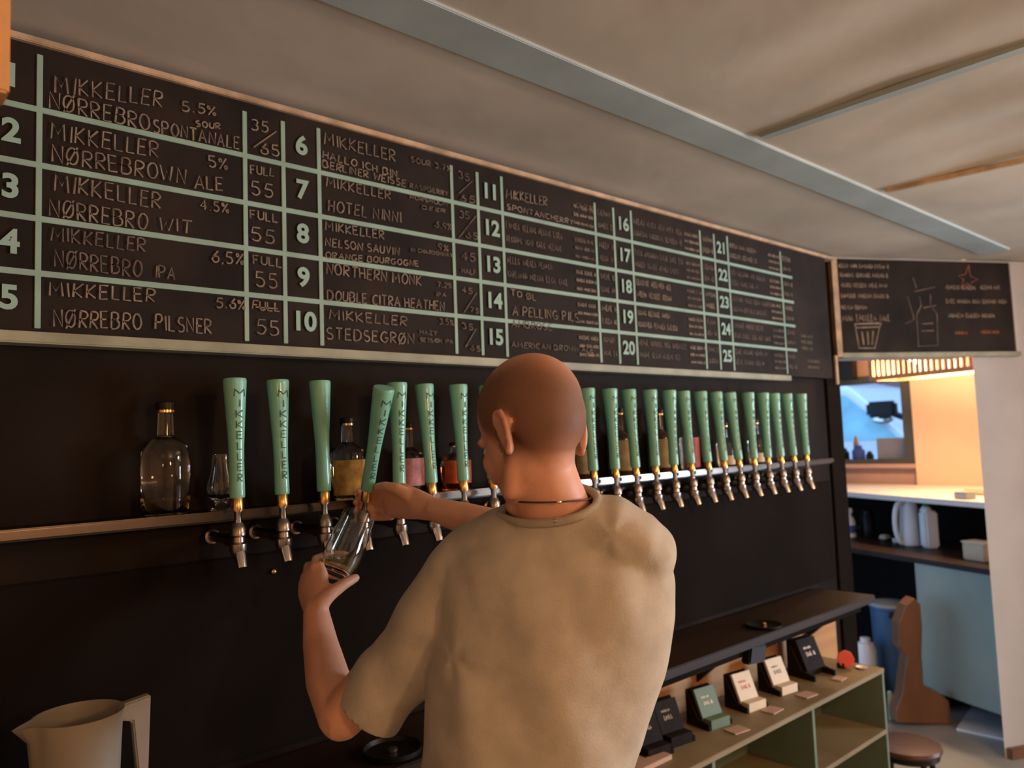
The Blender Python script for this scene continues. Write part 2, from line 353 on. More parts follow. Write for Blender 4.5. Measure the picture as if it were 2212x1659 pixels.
# ------------------------------------------------------------------ big tap-list chalkboard
BY = -.03
X = dict(A=.2996, B=.7163-.6065+.6065, C=.8114)
PER = .6065
ZR = [2.445, 2.3315, 2.2188, 2.111, 2.0024, 1.894]
menu = thing('menu_board', 'long black chalkboard beer list with mint grid above the taps', 'chalkboard', (1.6, BY, 1.87))
obj('board_panel', box((-.62, BY, 1.885), (3.56, -.001, 2.462)), M['board'], menu)
bf = lambda u, v: Vector((u, BY-.0042, v))
for k in range(-1, 5):
    for x0, tp in ((.2996, 1), (.7163, 0), (.8114, 0)):
        x = x0+PER*k+(PER if x0 == .2996 else 0)
        if x > 3.3 or (x0 == .8114 and k == 4): continue
        top = ZR[0]-.006*(x0 > .5)
        obj('grid_line', box((x-.0055, BY-.003, ZR[5]), (x+.0055, BY, top), .0008), M['line'], menu)
for z in ZR[1:5]:
    obj('grid_line', box((-.60, BY-.0034, z-.006), (3.235, BY-.0002, z+.006), .0008), M['line'], menu)
def font_mesh(s, size, off):
    cu = bpy.data.curves.new('t', 'FONT'); cu.body = s; cu.size = size; cu.offset = off; cu.extrude = .0006; cu.align_x = 'CENTER'; cu.align_y = 'CENTER'; cu.resolution_u = 4
    o = bpy.data.objects.new('t', cu); C.objects.link(o); dg = bpy.context.evaluated_depsgraph_get()
    me = bpy.data.meshes.new_from_object(o.evaluated_get(dg)); bpy.data.objects.remove(o); return me
for i in range(25):
    c, r = divmod(i, 5); x = (.205+.2996)/2 + PER*c; z = (ZR[r]+ZR[r+1])/2-.002*(r == 0)
    me = font_mesh(str(i+1), .064, .0022 if i < 15 else .0018)
    me.transform(Matrix.Translation((x, BY-.0040, z)) @ Matrix.Rotation(pi/2, 4, 'X'))
    obj('number', me, M['number'], menu)
def bt(px, py): p = aty(px, py, BY); return (p.x, p.z)
CW = .0036
def chalk(lines, name='chalk_lettering', m=None, fn=bf, T=bt, wd=CW):
    for l in lines:
        bm = bmesh.new(); s, a, b, h = l[:4]; words(bm, s, T(*a), T(*b), h, l[4] if len(l) > 4 else wd, fn)
        obj(name, bm, m or M['chalk'], menu)
H = .034
chalk([('MIKKELLER', (118, 200), (348, 232), H), ('NØRREBRO', (106, 235), (322, 283), H), ('SPONTANALE', (330, 286), (515, 324), .028)])
chalk([('5.5%', (392, 240), (465, 252), .022), ('SOUR', (422, 274), (474, 280), .013)])
chalk([('35', (541, 281), (577, 288), .026), ('/', (548, 318), (590, 292), .004), ('65', (562, 332), (601, 338), .026)])
chalk([('MIKKELLER', (110, 302), (340, 342), H), ('NØRREBROWN', (112, 350), (398, 398), H), ('ALE', (420, 408), (480, 412), .030)])
chalk([('5%', (450, 362), (490, 368), .026)])
chalk([('FULL', (540, 376), (590, 382), .020), ('55', (542, 420), (587, 428), .032)])
chalk([('MIKKELLER', (118, 412), (345, 452), H), ('NØRREBRO', (106, 466), (316, 498), H), ('WIT', (342, 498), (412, 504), .028)])
chalk([('4.5%', (432, 452), (492, 462), .022)])
chalk([('FULL', (540, 472), (598, 482), .020), ('55', (542, 520), (590, 528), .032)])
chalk([('MIKKELLER', (110, 520), (312, 545), H-.006), ('NØRREBRO', (118, 576), (304, 600), H), ('IPA', (334, 600), (376, 604), .026)], m=M['chalk_dim'])
chalk([('6,5%', (456, 566), (524, 574), .026)])
chalk([('FULL', (546, 570), (606, 578), .020), ('55', (552, 618), (597, 624), .034)])
chalk([('MIKKELLER', (106, 640), (332, 652), H-.006), ('NØRREBRO', (116, 706), (304, 712), H), ('PILSNER', (334, 712), (455, 722), .032)], m=M['chalk'])
chalk([('5.6%', (466, 664), (528, 670), .022)])
chalk([('FULL', (544, 668), (602, 674), .020), ('-', (550, 672), (600, 676), .02), ('55', (553, 722), (600, 726), .034)])
# second column, drawn smaller and tighter
chalk([('MIKKELLER', (700, 312), (852, 350), .030), ('HALLO ICH BIN', (696, 342), (856, 384), .018), ('BERLINER WEISSE', (696, 362), (874, 404), .018)])
chalk([('SOUR 3.7%', (886, 350), (972, 372), .015), ('RASPBERRY', (884, 406), (966, 424), .012)], m=M['chalk_dim'])
chalk([('35', (988, 384), (1012, 392), .02), ('/', (990, 418), (1014, 398), .003), ('65', (992, 436), (1024, 440), .02)], m=M['chalk_dim'])
chalk([('MIKKELLER', (704, 404), (842, 432), .024), ('HOTEL NINNI', (708, 456), (864, 482), .028)])
chalk([('HORSHOLM', (884, 430), (964, 446), .011), ('BEER', (910, 452), (960, 460), .009), ('6.9%', (938, 492), (974, 498), .018)], m=M['chalk_dim'])
chalk([('35', (990, 470), (1012, 474), .02), ('/', (988, 516), (1026, 472), .006), ('65', (1004, 514), (1030, 518), .018)], m=M['chalk_dim'])
chalk([('MIKKELLER', (702, 498), (828, 518), .022), ('NELSON SAUVIN', (702, 532), (860, 552), .020), ('ORANGE BOURGOGNE', (702, 558), (902, 576), .015)])
chalk([('9%', (944, 540), (966, 544), .018), ('IN CHARDONNAY', (886, 544), (976, 556), .010)], m=M['chalk_dim'])
chalk([('45', (996, 562), (1024, 566), .024), ('HALF', (996, 590), (1026, 594), .014)], m=M['chalk_dim'])
chalk([('NORTHERN MONK', (704, 592), (908, 618), .027), ('DOUBLE CITRA HEATHEN', (706, 648), (958, 672), .025)])
chalk([('7.2%', (944, 620), (974, 624), .014), ('IPA', (940, 640), (962, 642), .010)], m=M['chalk_dim'])
chalk([('45', (996, 632), (1018, 636), .016), ('/', (1000, 676), (1026, 640), .006), ('75', (1014, 674), (1032, 678), .014)], m=M['chalk_dim'])
chalk([('MIKKELLER', (710, 690), (876, 704), .024), ('STEDSEGRØN', (704, 732), (892, 744), .028)])
chalk([('3.5%', (948, 700), (978, 704), .016), ('HAZY', (906, 722), (942, 724), .011), ('SESSION IPA', (906, 738), (976, 742), .010)], m=M['chalk_dim'])
chalk([('35', (996, 710), (1020, 714), .016), ('/', (1004, 750), (1030, 710), .006), ('65', (1014, 756), (1036, 760), .014)], m=M['chalk_dim'])
chalk([('MIKKELLER', (1092, 428), (1180, 446), .028), ('SPONTANCHERRY', (1094, 452), (1236, 486), .016)])
chalk([('7.7%', (1244, 454), (1280, 462), .024)], m=M['chalk_dim'])
chalk([('TO ØL', (1102, 638), (1156, 650), .018), ('A PELLING PILS', (1106, 680), (1248, 696), .028)])
chalk([('AMBROSE', (1104, 706), (1190, 714), .020), ('AMERICAN BROWN ALE', (1104, 750), (1280, 762), .016)], m=M['chalk_dim'])
# handwriting too small to read in the photograph: drawn as runs of strokes
for i in range(10, 25):
    c, r = divmod(i, 5); x0 = .2996+PER*c+.012; x1 = .7163+PER*c; z0 = ZR[r+1]
    for name, a, b, rows in (('chalk_lettering', x0, x0+.30, ((.068, .022), (.026, .022))), ('chalk_lettering', x1-.105, x1-.01, ((.072, .014), (.046, .011), (.018, .010))), ('chalk_lettering', x1+.014, x1+.085, ((.068, .022), (.024, .02)))):
        if i in (10, 13, 14) and a == x0: continue
        mm_ = M['chalk_dim'] if random.random() < .5 else M['chalk']
        for dz, h in rows:
            bm = bmesh.new(); scribble(bm, a, b-random.uniform(0, .35)*(b-a)*(a == x0), z0+dz, h, .0034, bf)
            obj(name, bm, mm_, menu)
for k, (px, py, n, h) in enumerate(((1730, 728, 3, .016), (1745, 782, 2, .014))):
    u, v = bt(px, py)
    for j in range(n):
        bm = bmesh.new(); scribble(bm, u, u+.105, v-.028*j, h, .004, lambda a, b: Vector((a, BY-.001, b))); obj('chalk_lettering', bm, M['chalk_dim'], menu)
tag(obj('chalk_ledge', box((-.62, -.052, 1.862), (3.14, -.0, 1.885), .003), M['mint_ledge']), 'long pale worn ledge strip along the bottom of the tap list', 'ledge')

# second chalkboard on the header wall
b2 = thing('menu_board', 'smaller black chalkboard with chalk drawings above the pass-through', 'chalkboard', hp(.55, 2.0, .01))
obj('board_panel', hbox(bmesh.new(), .025, 1.07, 0, .015, 2.012, 2.478), M['board'], b2)
bm = bmesh.new(); hbox(bm, -.005, .025, 0, .03, 1.992, 2.485)
obj('frame_post', bm, M['cream'], b2)
obj('frame_rail', hbox(bmesh.new(), .025, 1.09, 0, .03, 1.988, 2.012, .002), M['mint_ledge'], b2)
obj('frame_post', hbox(bmesh.new(), 1.07, 1.09, 0, .02, 2.012, 2.478, .002), M['white'], b2)
f2 = lambda u, v: hp(u, v, .0165)
def T2(px, py): p = atp(px, py, hp(0, 0, .0165), N1); return ((p-E0).dot(D1), p.z)
def chalk2(name, fn, m): bm = bmesh.new(); fn(bm); return obj(name, bm, m, b2)
def rows(lst, h):
    def g(bm):
        for (x0, x1, y) in lst:
            a = T2(x0, y); b = T2(x1, y); scribble(bm, a[0], b[0], a[1], h, .005, f2)
    return g
for q_ in ((1812, 1920, 578), (1815, 1918, 598), (1818, 1918, 620), (1818, 1920, 643), (1818, 1875, 668)): chalk2('chalk_lettering', rows([q_], .022), M['chalk'])
chalk2('chalk_lettering', rows([(1815, 1925, 694)], .036), M['chalk'])
for q_ in ((2044, 2110, 625), (2118, 2162, 625), (2045, 2175, 655), (2050, 2150, 686)): chalk2('chalk_lettering', rows([q_], .024), M['chalk'])
for q_ in ((2064, 2092, 722), (2120, 2160, 720)): chalk2('chalk_lettering', rows([q_], .016), M['chalk_red'])
def lines(segs, wd=.006):
    def g(bm):
        for s in segs: ribbon(bm, [T2(*p) for p in s], wd, f2)
    return g
chalk2('cup_drawing', lines([[(1848, 708), (1856, 752), (1890, 752), (1900, 706), (1848, 708)], [(1846, 700), (1904, 698)], [(1846, 700), (1850, 710)], [(1904, 698), (1898, 710)], [(1862, 716), (1866, 745)], [(1874, 716), (1876, 745)], [(1886, 715), (1884, 745)]], .009), M['chalk'])
chalk2('star_drawing', lines([[(2092, 572), (2096, 596), (2112, 604), (2098, 610), (2104, 622), (2090, 612), (2076, 620), (2082, 604), (2070, 596), (2086, 592), (2092, 572)]]), M['chalk_red'])
chalk2('bottle_drawing', lines([[(1986, 640), (1990, 660), (1980, 680), (1984, 748), (2026, 746), (2024, 678), (2010, 660), (2010, 636)], [(1975, 630), (2020, 620)], [(1992, 700), (2016, 698)], [(1990, 715), (2018, 714)], [(1960, 640), (1975, 690), (1955, 700)], [(1972, 600), (1980, 622)], [(1994, 665), (2022, 660)]]), M['chalk_dim'])

# ------------------------------------------------------------------ steel rail shelf
sh = thing('rail_shelf', 'long narrow steel edged shelf running behind the taps', 'shelf', (1.0, -.055, 1.49))
obj('shelf_board', box((-2.3, -.105, 1.494), (3.34, -.001, 1.515)), M['black'], sh)
obj('steel_edge', box((-2.3, -.115, 1.4985), (3.35, -.1055, 1.5175), .004), M['rail'], sh)

# ------------------------------------------------------------------ beer taps
TX0, TSP, TY = .6437, .0997, -.15
PIV = Vector((0, 0, 1.492))
def make_tap():
    t = thing('beer_tap', '', 'beer tap', (0, TY, 1.46), 'mint handled beer taps in a row on the wall')
    z0 = 1.46
    bm = bmesh.new(); lathe(bm, [(.0165, 0), (.0165, .006), (.011, .008), (.011, .10), (.0145, .104), (.0145, .125), (.012, .13), (.012, .147)], (0, 0-.001, z0-.004), (0, -1, 0), 16)
    obj('shank', bm, M['darksteel'], t, smooth='auto')
    bm = bmesh.new(); lathe(bm, [(.010, -.040), (.0135, -.034), (.0175, -.024), (.0175, -.010), (.013, -.006), (.0125, .004), (.0160, .008), (.0160, .022), (.0125, .028), (.009, .034)], (0, TY, z0), (0, 0, 1), 16)
    obj('faucet_body', bm, M['darksteel'], t, smooth='auto')
    bm = bmesh.new(); tube(bm, [(0, TY, z0-.018), (0, TY-.010, z0-.034), (0, TY-.020, z0-.058)], [.0115, .0125, .0105], 14); tube(bm, [(0, TY+.030, z0+.002), (0, TY+.012, z0-.028), (0, TY+.002, z0-.040)], [.006, .005, .006], 8)
    obj('spout', bm, M['chrome'], t, smooth='auto')
    return t
def make_handle(root, lettering=True, rz=0):
    """handle along +Z from the pivot; children of root, local to pivot"""
    out = []
    bm = bmesh.new(); lathe(bm, [(.0075, -.008), (.0075, .022), (.0095, .024), (.0095, .028)], (0, 0, 0), (0, 0, 1), 14); out.append(('stem', bm, M['chrome']))
    bm = bmesh.new(); lathe(bm, [(.0118, .026), (.0125, .03), (.0118, .052), (.0105, .054)], (0, 0, 0), (0, 0, 1), 18); out.append(('ferrule', bm, M['brass']))
    prof = [(.012, .052), (.0152, .0535), (.0158, .06), (.0154, .10), (.0153, .13), (.0160, .16), (.0178, .195), (.0203, .235), (.0228, .275), (.0240, .294), (.0243, .299), (.0232, .3035), (.012, .3045)]
    bm = bmesh.new(); lathe(bm, prof, (0, 0, 0), (0, 0, 1), 28); out.append(('handle', bm, M['handle']))
    if lettering:
        def rad(h):
            for (r0, h0), (r1, h1) in zip(prof, prof[1:]):
                if h0 <= h <= h1: return r0+(r1-r0)*(h-h0)/(h1-h0)
            return .015
        bm = bmesh.new(); top = .272
        fn = lambda u, v: Vector(((rad(v)+.0007)*sin(rz+u/.019), -(rad(v)+.0007)*cos(rz+u/.019), v))
        for i, ch in enumerate('MIKKELLER'):
            h = .0150; v = top-.0222*i; w_ = (.0160-.0004*i)*gw(ch)/.6
            for s in G[ch]:
                pp = [(-w_/2+x*w_/max(gw(ch), .2), v-h/2+y*h) for x, y in s]
                pp = [(a[0]+(c[0]-a[0])*k/5, a[1]+(c[1]-a[1])*k/5) for a, c in zip(pp, pp[1:]) for k in range(5)]+[pp[-1]]
                ribbon(bm, pp, .0024, fn)
        out.append(('lettering', bm, M['ink']))
    return out
ORD = ['first', 'second', 'third', 'fourth', 'fifth', 'sixth', 'seventh', 'eighth', 'ninth', 'tenth', 'eleventh', 'twelfth', 'thirteenth', 'fourteenth', 'fifteenth', 'sixteenth', 'seventeenth', 'eighteenth', 'nineteenth', 'twentieth', 'twenty-first', 'twenty-second', 'twenty-third', 'twenty-fourth', 'twenty-fifth']
leans = {0: -.14, 1: -.133, 2: -.139, 3: -.272, 4: -.153, 5: -.126, 6: -.139, 11: -.136, 12: -.14, 13: -.132, 14: -.14, 15: -.144, 16: -.128, 17: -.13, 18: -.127, 19: -.123, 20: -.139, 21: -.142, 22: -.133, 23: -.132, 24: -.141}
proto = make_tap(); body_parts = list(proto.children)
hl = make_handle(proto, True, radians(4)); hmesh = {}
for nm, b_, m_ in hl:
    me = bpy.data.meshes.new(nm); b_.normal_update(); b_.to_mesh(me); b_.free(); me.materials.append(m_)
    for p in me.polygons: p.use_smooth = True
    me.set_sharp_from_angle(angle=radians(45)); hmesh[nm] = me
def lean_for(i): return math.atan2(-(leans.get(i, -.137)-TY), .30)
for i in range(25):
    if i == 0: t = proto
    else:
        t = proto.copy(); C.objects.link(t)
        for ch in body_parts: c = ch.copy(); C.objects.link(c); c.parent = t
    t.location = (TX0+TSP*i, TY, 1.46)
    if i == 0: t.location.x = TX0
    hd = None
    for nm in ('stem', 'ferrule', 'handle', 'lettering'):
        if nm == 'lettering' and i == 2: continue
        c = bpy.data.objects.new(nm, hmesh[nm]); C.objects.link(c); c.parent = t
        if nm == 'handle': hd = c
        if nm == 'lettering': c.parent = hd; continue
        c.location = (0, 0, PIV.z-1.46)
        c.rotation_euler = (lean_for(i), 0, radians(random.Random(i).uniform(-8, 8)) if i > 1 else 0)
    lab = {0: 'mint handled beer tap at the left end of the row, lettering readable', 1: 'mint handled beer tap second from the left, reflection on its lettered handle',
           2: 'mint beer tap third from left, plain side of handle turned outward', 3: 'mint beer tap pulled forward by the barman, handle tilted right',
           4: 'mint beer tap just right of the tilted handle, behind the hand', 24: 'mint handled beer tap at the far right end of the row'}.get(i)
    if not lab:
        lab = ('mint beer tap %s from the left, between hand and head' % ORD[i]) if i in (5, 6) else ('mint beer tap %s from the left, hidden behind the barman' % ORD[i]) if i < 11 else ('mint beer tap %s from the right end of the row' % ORD[24-i])
    t['label'] = lab
# the prototype's children were built around world x = 0
# ------------------------------------------------------------------ bottles and glasses on the shelf
SZ = 1.5155
def bottle(px, d_, hgt, rad, label, matg, neck=.35, lab=None, cap='black', fill=None, fillm=None, group='bottles on the rail shelf', y=-.052):
    p = aty(px, 1060, y); x = p.x; h = hgt; r = rad
    t = thing('bottle', label, 'bottle', (x, y, SZ), group)
    b = 1-neck
    prof = [(r*.9, 0), (r, .006), (r, h*b*.86), (r*.93, h*b*.93), (r*.6, h*b*1.02), (r*.34, h*b*1.09), (r*.30, h*.90), (r*.36, h*.905), (r*.36, h*.93), (r*.3, h*.935)]
    obj('bottle_glass', lathe(bmesh.new(), prof, (x, y, SZ), seg=24), matg, t, smooth='auto')
    if fill:
        ri = r*.93
        obj('liquid', lathe(bmesh.new(), [(ri*.9, .006), (ri, .012), (ri, min(fill, b*.84)*h)], (x, y, SZ), seg=24), fillm, t, smooth='auto')
    obj('stopper', lathe(bmesh.new(), [(r*.3, h*.93), (r*.40, h*.932), (r*.40, h*.99), (r*.33, h)], (x, y, SZ), seg=18), M[cap], t, smooth='auto')
    if cap == 'black':
        obj('neck_ring', lathe(bmesh.new(), [(r*.38, h*.90), (r*.40, h*.903), (r*.40, h*.925), (r*.38, h*.928)], (x, y, SZ), seg=18), M['brass'], t, smooth='auto')
    if lab:
        z0, z1, m_ = lab; bm = bmesh.new(); seg = 20
        ra = r*1.015; vs = [[bm.verts.new((x+ra*sin(a), y-ra*cos(a), SZ+z)) for a in [radians(-82+164*i/seg) for i in range(seg+1)]] for z in (z0*h, z1*h)]
        for i in range(seg): bm.faces.new((vs[0][i], vs[0][i+1], vs[1][i+1], vs[1][i]))
        obj('bottle_label', bm, m_, t, smooth=True)
    return t
bottle(358, 0, .236, .048, 'tall clear glass bottle with black stopper at the left, a little spirit inside', M['glass'], .36, fill=.16, fillm=M['liquid'])
bottle(752, 0, .20, .042, 'clear bottle with yellow label between third tap and tilted handle', M['glass'], .36, lab=(.06, .48, M['yellowlab']), fill=.4, fillm=M['liquid'])
bottle(884, 0, .185, .040, 'clear bottle with pink label right of the fifth tap', M['glass'], .40, lab=(.12, .50, M['pinklab']))
bottle(986, 0, .13, .042, 'short bottle with orange red label behind the seventh tap', M['glass'], .30, lab=(.15, .62, M['redlab']), fill=.5, fillm=M['amber'])
bottle(1262, 0, .17, .036, 'bottle with cream and yellow label just right of the head', M['brownglass'], .36, lab=(.1, .55, M['creamlab']))
bottle(1345, 0, .225, .036, 'tall cream labelled bottle right of the head, between two taps', M['brownglass'], .38, lab=(.08, .52, M['creamlab']))
bottle(1432, 0, .222, .036, 'tall cream labelled bottle two gaps further right of the head', M['brownglass'], .38, lab=(.08, .52, M['creamlab']))
bottle(1494, 0, .19, .036, 'bottle with rose pink label in the middle of the right-hand taps', M['glass'], .34, lab=(.05, .62, M['rose']))
bottle(1572, 0, .17, .034, 'clear bottle with small white label, left one of two', M['glass'], .4, lab=(.05, .25, M['whitecard']))
bottle(1640, 0, .18, .034, 'clear bottle with small white label, right one of two', M['glass'], .4, lab=(.05, .25, M['whitecard']))
def goblet(px, y, h, label, s=1):
    p = aty(px, 1080, y); x = p.x
    t = thing('tasting_glass', label, 'glass', (x, y, SZ))
    prof = [(.022*s, 0), (.022*s, .004), (.012*s, .012), (.014*s, .020), (.030*s, .034), (.034*s, .048), (.031*s, .064), (.022*s, h*.8), (.020*s, h), (.0185*s, h), (.0205*s, h*.8), (.029*s, .064), (.032*s, .048), (.028*s, .036), (.010*s, .026), (.0, .0255)]
    obj('glass_bowl', lathe(bmesh.new(), prof, (x, y, SZ), seg=28, cap=True), M['glass'], t, smooth='auto')
goblet(478, -.06, .122, 'small empty tulip tasting glass beside the first tap')

# ------------------------------------------------------------------ counter and drip tray
ZT = .944; CXE = atz(1890, 1285, ZT).x; CYF = atz(1890, 1285, ZT).y
ct = thing('wall_counter', 'long dark wooden counter below the taps', 'counter', (1.2, CYF/2, ZT-.03))
obj('worktop', box((-2.2, CYF, ZT-.030), (CXE, -.013, ZT), .003), M['counter'], ct)
obj('under_rail', box((-2.2, CYF+.04, ZT-.065), (CXE-.05, CYF+.06, ZT-.030)), M['panel'], ct)
for x in (-1.2, .2, 1.5, 2.4, 3.2): obj('bracket', prism(bmesh.new(), [(x-.01, -.012, ZT-.03), (x-.01, CYF+.06, ZT-.03), (x-.01, -.012, ZT-.2)], (.02, 0, 0)), M['black'], ct)
tr = thing('drip_tray', 'black round drip tray with a steel drain on the counter near the barman', 'tray', tuple(atz(856, 1632, ZT)))
c0 = atz(856, 1632, ZT)
c0.y = max(CYF+.075, min(c0.y, -.09)); tr.location = c0
obj('dish', lathe(bmesh.new(), [(.055, .001), (.066, .004), (.068, .016), (.064, .016), (.060, .006), (.01, .005)], c0, seg=32), M['black'], tr, smooth='auto')
obj('drain', lathe(bmesh.new(), [(.012, .006), (.012, .012), (.006, .014)], c0, seg=16), M['steel'], tr, smooth='auto')
c1 = atz(1650, 1354, ZT); tr2 = thing('ashtray', 'small dark dish with a brass knob on the right part of counter', 'dish', c1)
obj('dish', lathe(bmesh.new(), [(.050, .001), (.062, .004), (.064, .012), (.060, .012), (.05, .005), (.01, .004)], c1, seg=28), M['black'], tr2, smooth='auto')
obj('knob', lathe(bmesh.new(), [(.010, .004), (.010, .012), (.006, .016)], c1, seg=14), M['brass'], tr2, smooth='auto')

# milky measuring jug on the counter
jc = Vector((0, 0, ZT)); jp = aty(170, 1540, -.165); jx, jy, jt = jp.x, -.165, jp.z
jg = thing('measuring_jug', 'milky white plastic measuring jug at the lower left on the counter', 'jug', (jx, jy, ZT))
hgt = jt-ZT; R0 = .074
bm = bmesh.new(); seg = 48; rings = []
for r, h in ((.052, .001), (.058, .004), (.062, .03), (R0-.004, hgt-.03), (R0, hgt), (R0-.003, hgt), (R0-.007, hgt-.03), (.059, .03), (.05, .006)):
    ring = []
    for k in range(seg):
        a = 2*pi*k/seg; da = (a-pi+pi) ; dd = abs(((a-pi+pi) % (2*pi))-pi)   # spout towards -X
        s = max(0, 1-dd/.32)*max(0, (h-(hgt-.045))/.045); rr = r+s*.028
        ring.append(bm.verts.new((jx+rr*cos(a), jy+rr*sin(a), ZT+h-s*.004)))
    rings.append(ring)
for a, b in zip(rings, rings[1:]):
    for k in range(seg): bm.faces.new((a[k], a[(k+1) % seg], b[(k+1) % seg], b[k]))
bm.faces.new(rings[0][::-1]); bm.faces.new(rings[-1])
obj('jug_body', bm, M['jug'], jg, smooth='auto')
bm = bmesh.new(); hx = jx+R0
prism(bm, [(hx-.012, jy-.011, ZT+hgt-.002), (hx+.045, jy-.011, ZT+hgt+.006), (hx+.040, jy-.011, ZT+hgt-.145), (hx+.024, jy-.011, ZT+hgt-.150), (hx+.013, jy-.011, ZT+hgt-.035), (hx-.010, jy-.011, ZT+hgt-.028)], (0, .022, 0))
bmesh.ops.bevel(bm, geom=list(bm.edges), offset=.003, segments=2, affect='EDGES')
obj('handle', bm, M['jug'], jg, smooth='auto')

# ------------------------------------------------------------------ hanging timber at top left
p = at(15, 215, .9)
tag(obj('hanging_timber', box((p.x-.07, p.y-.02, p.z), (p.x, p.y+.03, ZC), .003), M['post']), 'orange lit timber post hanging from the ceiling at left edge', 'post')

tag(obj('latch_strip', box((3.62, -.022, 1.86), (3.645, -.0125, 2.0), .002), M['cream']), 'short pale vertical strip at the end of the dark wall', 'latch')
sq = aty(585, 1233, 0)
tag(obj('wall_stud', lathe(bmesh.new(), [(.007, 0), (.006, .006), (.002, .009)], (sq.x, -.012, sq.z), (0, -1, 0), 14), M['brass'], smooth='auto'), 'tiny brass stud on the dark wall below the second tap', 'stud')
# ------------------------------------------------------------------ green shelf unit and things on it
UZ = .66; UX1 = atz(1910, 1443, UZ).x; UY = atz(1910, 1443, UZ).y
def ux(px, py): return aty(px, py, UY).x
dvs = [ux(1540, 1655), ux(1757, 1560)]
dv = dvs[1]-dvs[0]
un = thing('shelf_unit', 'sage green open cubby shelf under the counter at lower right', 'shelf unit', ((UX1-.9), UY/2, 0))
obj('top_board', box((.7, UY, UZ-.018), (UX1, -.014, UZ), .002), M['unit_top'], un)
xs = [UX1-.018, dvs[1], dvs[0], dvs[0]-dv, dvs[0]-2*dv]
for x in xs: obj('divider', box((x, UY+.003, .03), (x+.018, -.03, UZ-.018), .001), M['unit'], un)
zz = aty(1920, 1572, UY).z
obj('shelf', box((xs[-1]+.018, UY+.001, zz-.018), (UX1-.018, -.03, zz), .001), M['unit_top'], un)
obj('shelf', box((xs[-1]+.018, UY+.001, .03), (UX1-.018, -.03, .048), .001), M['unit_top'], un)
obj('back_panel', box((xs[-1]+.018, -.03, .03), (UX1, -.016, UZ-.018)), M['unit'], un)
for x in (xs[-1]+.03, UX1-.06): obj('foot', box((x, UY+.03, 0), (x+.03, -.06, .03)), M['unit'], un)
c = aty(1603, 1618, UY+.06)
tag(obj('storage_box', box((c.x-.10, UY+.06, zz+.0005), (c.x+.0, UY+.17, zz+.085), .004), M['black']), 'dark box inside the left cubby of the green unit', 'box')
YX = Vector((1, 0, 0)); YY = Vector((0, -1, 0)); ZZ = Vector((0, 0, 1))
def holder(px, py, m_front, ink, label, block=True, s=1.14, yaw=-8, ledge=M['whitecard'], txt=None):
    """small counter display: dark sloping stand, leaning card pack, block in front"""
    b = atz(px, py, UZ); b.y = min(max(b.y, UY+.085*s), -.10)
    t = thing('card_holder', label, 'card holder', b, 'card displays on the green unit')
    R = Matrix.Rotation(radians(yaw), 3, 'Z'); ax = R @ YX; ay = R @ YY
    k = s
    pts = [(-.048, .052, 0), (.048, .052, 0)]
    def W(x, y, z): return b + ax*x*k + ay*y*k + ZZ*z*k
    bm = bmesh.new()      # wedge stand
    prism(bm, [W(-.042, -.03, 0), W(-.042, .018, 0), W(-.042, .018, .020), W(-.042, -.012, .096), W(-.042, -.03, .10)], ax*.084*k)
    obj('stand', bm, M['blackcard'], t)
    for sx in (-.050, .043):
        obj('side_arm', prism(bmesh.new(), [W(sx, -.03, 0), W(sx, .058, 0), W(sx, .058, .014), W(sx, .016, .022), W(sx, -.03, .10)], ax*.007*k), M['blackcard'], t)
    tl = (Vector((0, 0, 1))*.076*k - ay*.032*k); tn = tl.normalized(); nn = ax.cross(tn)*-1
    if nn.dot(ay) < 0: nn = -nn
    cen = W(0, .020, .020)+tl/2+nn*.006*k
    pk = obj('card_pack', obox(bmesh.new(), cen, ax*.042*k, nn*.0045*k, tl/2*1.06, .001), m_front, t)
    fn = lambda u, v: cen+nn*.0050*k+ax*u*k+tn*v*k
    bm = bmesh.new(); scribble(bm, -.018, .020, -.006, .012, .0032, fn); scribble(bm, -.022, .010, .014, .006, .002, fn)
    obj('print', bm, ink, pk)
    if block: obj('card_block', obox(bmesh.new(), W(0, .044, .014), ax*.040*k, ay*.015*k, ZZ*.014*k, .001), ledge, t)
    return t
holder(1605, 1524, M['whitecard'], M['redink'], 'dark card holder with white pack marked in red')
holder(1675, 1489, M['whitecard'], M['greyink'], 'dark card holder with white pack marked in grey green')
holder(1745, 1456, M['blackcard'], M['whitecard'], 'dark card holder filled with black packs near right end', block=False, s=1.4)
holder(1525, 1560, M['greencard'], M['whitecard'], 'stepped card holder with green packs', ledge=M['greencard'])
holder(1440, 1596, M['blackcard'], M['creamlab'], 'black card holder with pale lettering next to the shirt', block=True, s=1.2, ledge=M['blackcard'])
holder(1392, 1622, M['blackcard'], M['creamlab'], 'black card holder half hidden behind the shirt', block=True, s=1.2, ledge=M['blackcard'])
def flyer(px, py, label, m_=None, s=1):
    b = atz(px, py, UZ); a = radians(random.uniform(-10, 5)); ax = Vector((cos(a), sin(a), 0)); ay = Vector((-sin(a), cos(a), 0))
    tag(obj('flyer', obox(bmesh.new(), b+ZZ*.0025, ax*.035*s, ay*.026*s, ZZ*.0018), m_ or M['paper']), label, 'flyer', 'flyers on the green unit')
flyer(1592, 1578, 'pinkish flyer in front of the green card packs')
flyer(1668, 1535, 'pinkish flyer in front of the red marked pack')
flyer(1742, 1502, 'pinkish flyer in front of the grey marked pack')
flyer(1812, 1467, 'pinkish flyer in front of the black packs at right', s=.8)
b = atz(1418, 1645, UZ); tag(obj('paper_stack', obox(bmesh.new(), b+ZZ*.008+Vector((-.03, .02, 0)), (.075, 0, 0), (0, .045, 0), ZZ*.0075, .001), M['paper']), 'stack of pink paper at the front left of the green unit', 'paper')
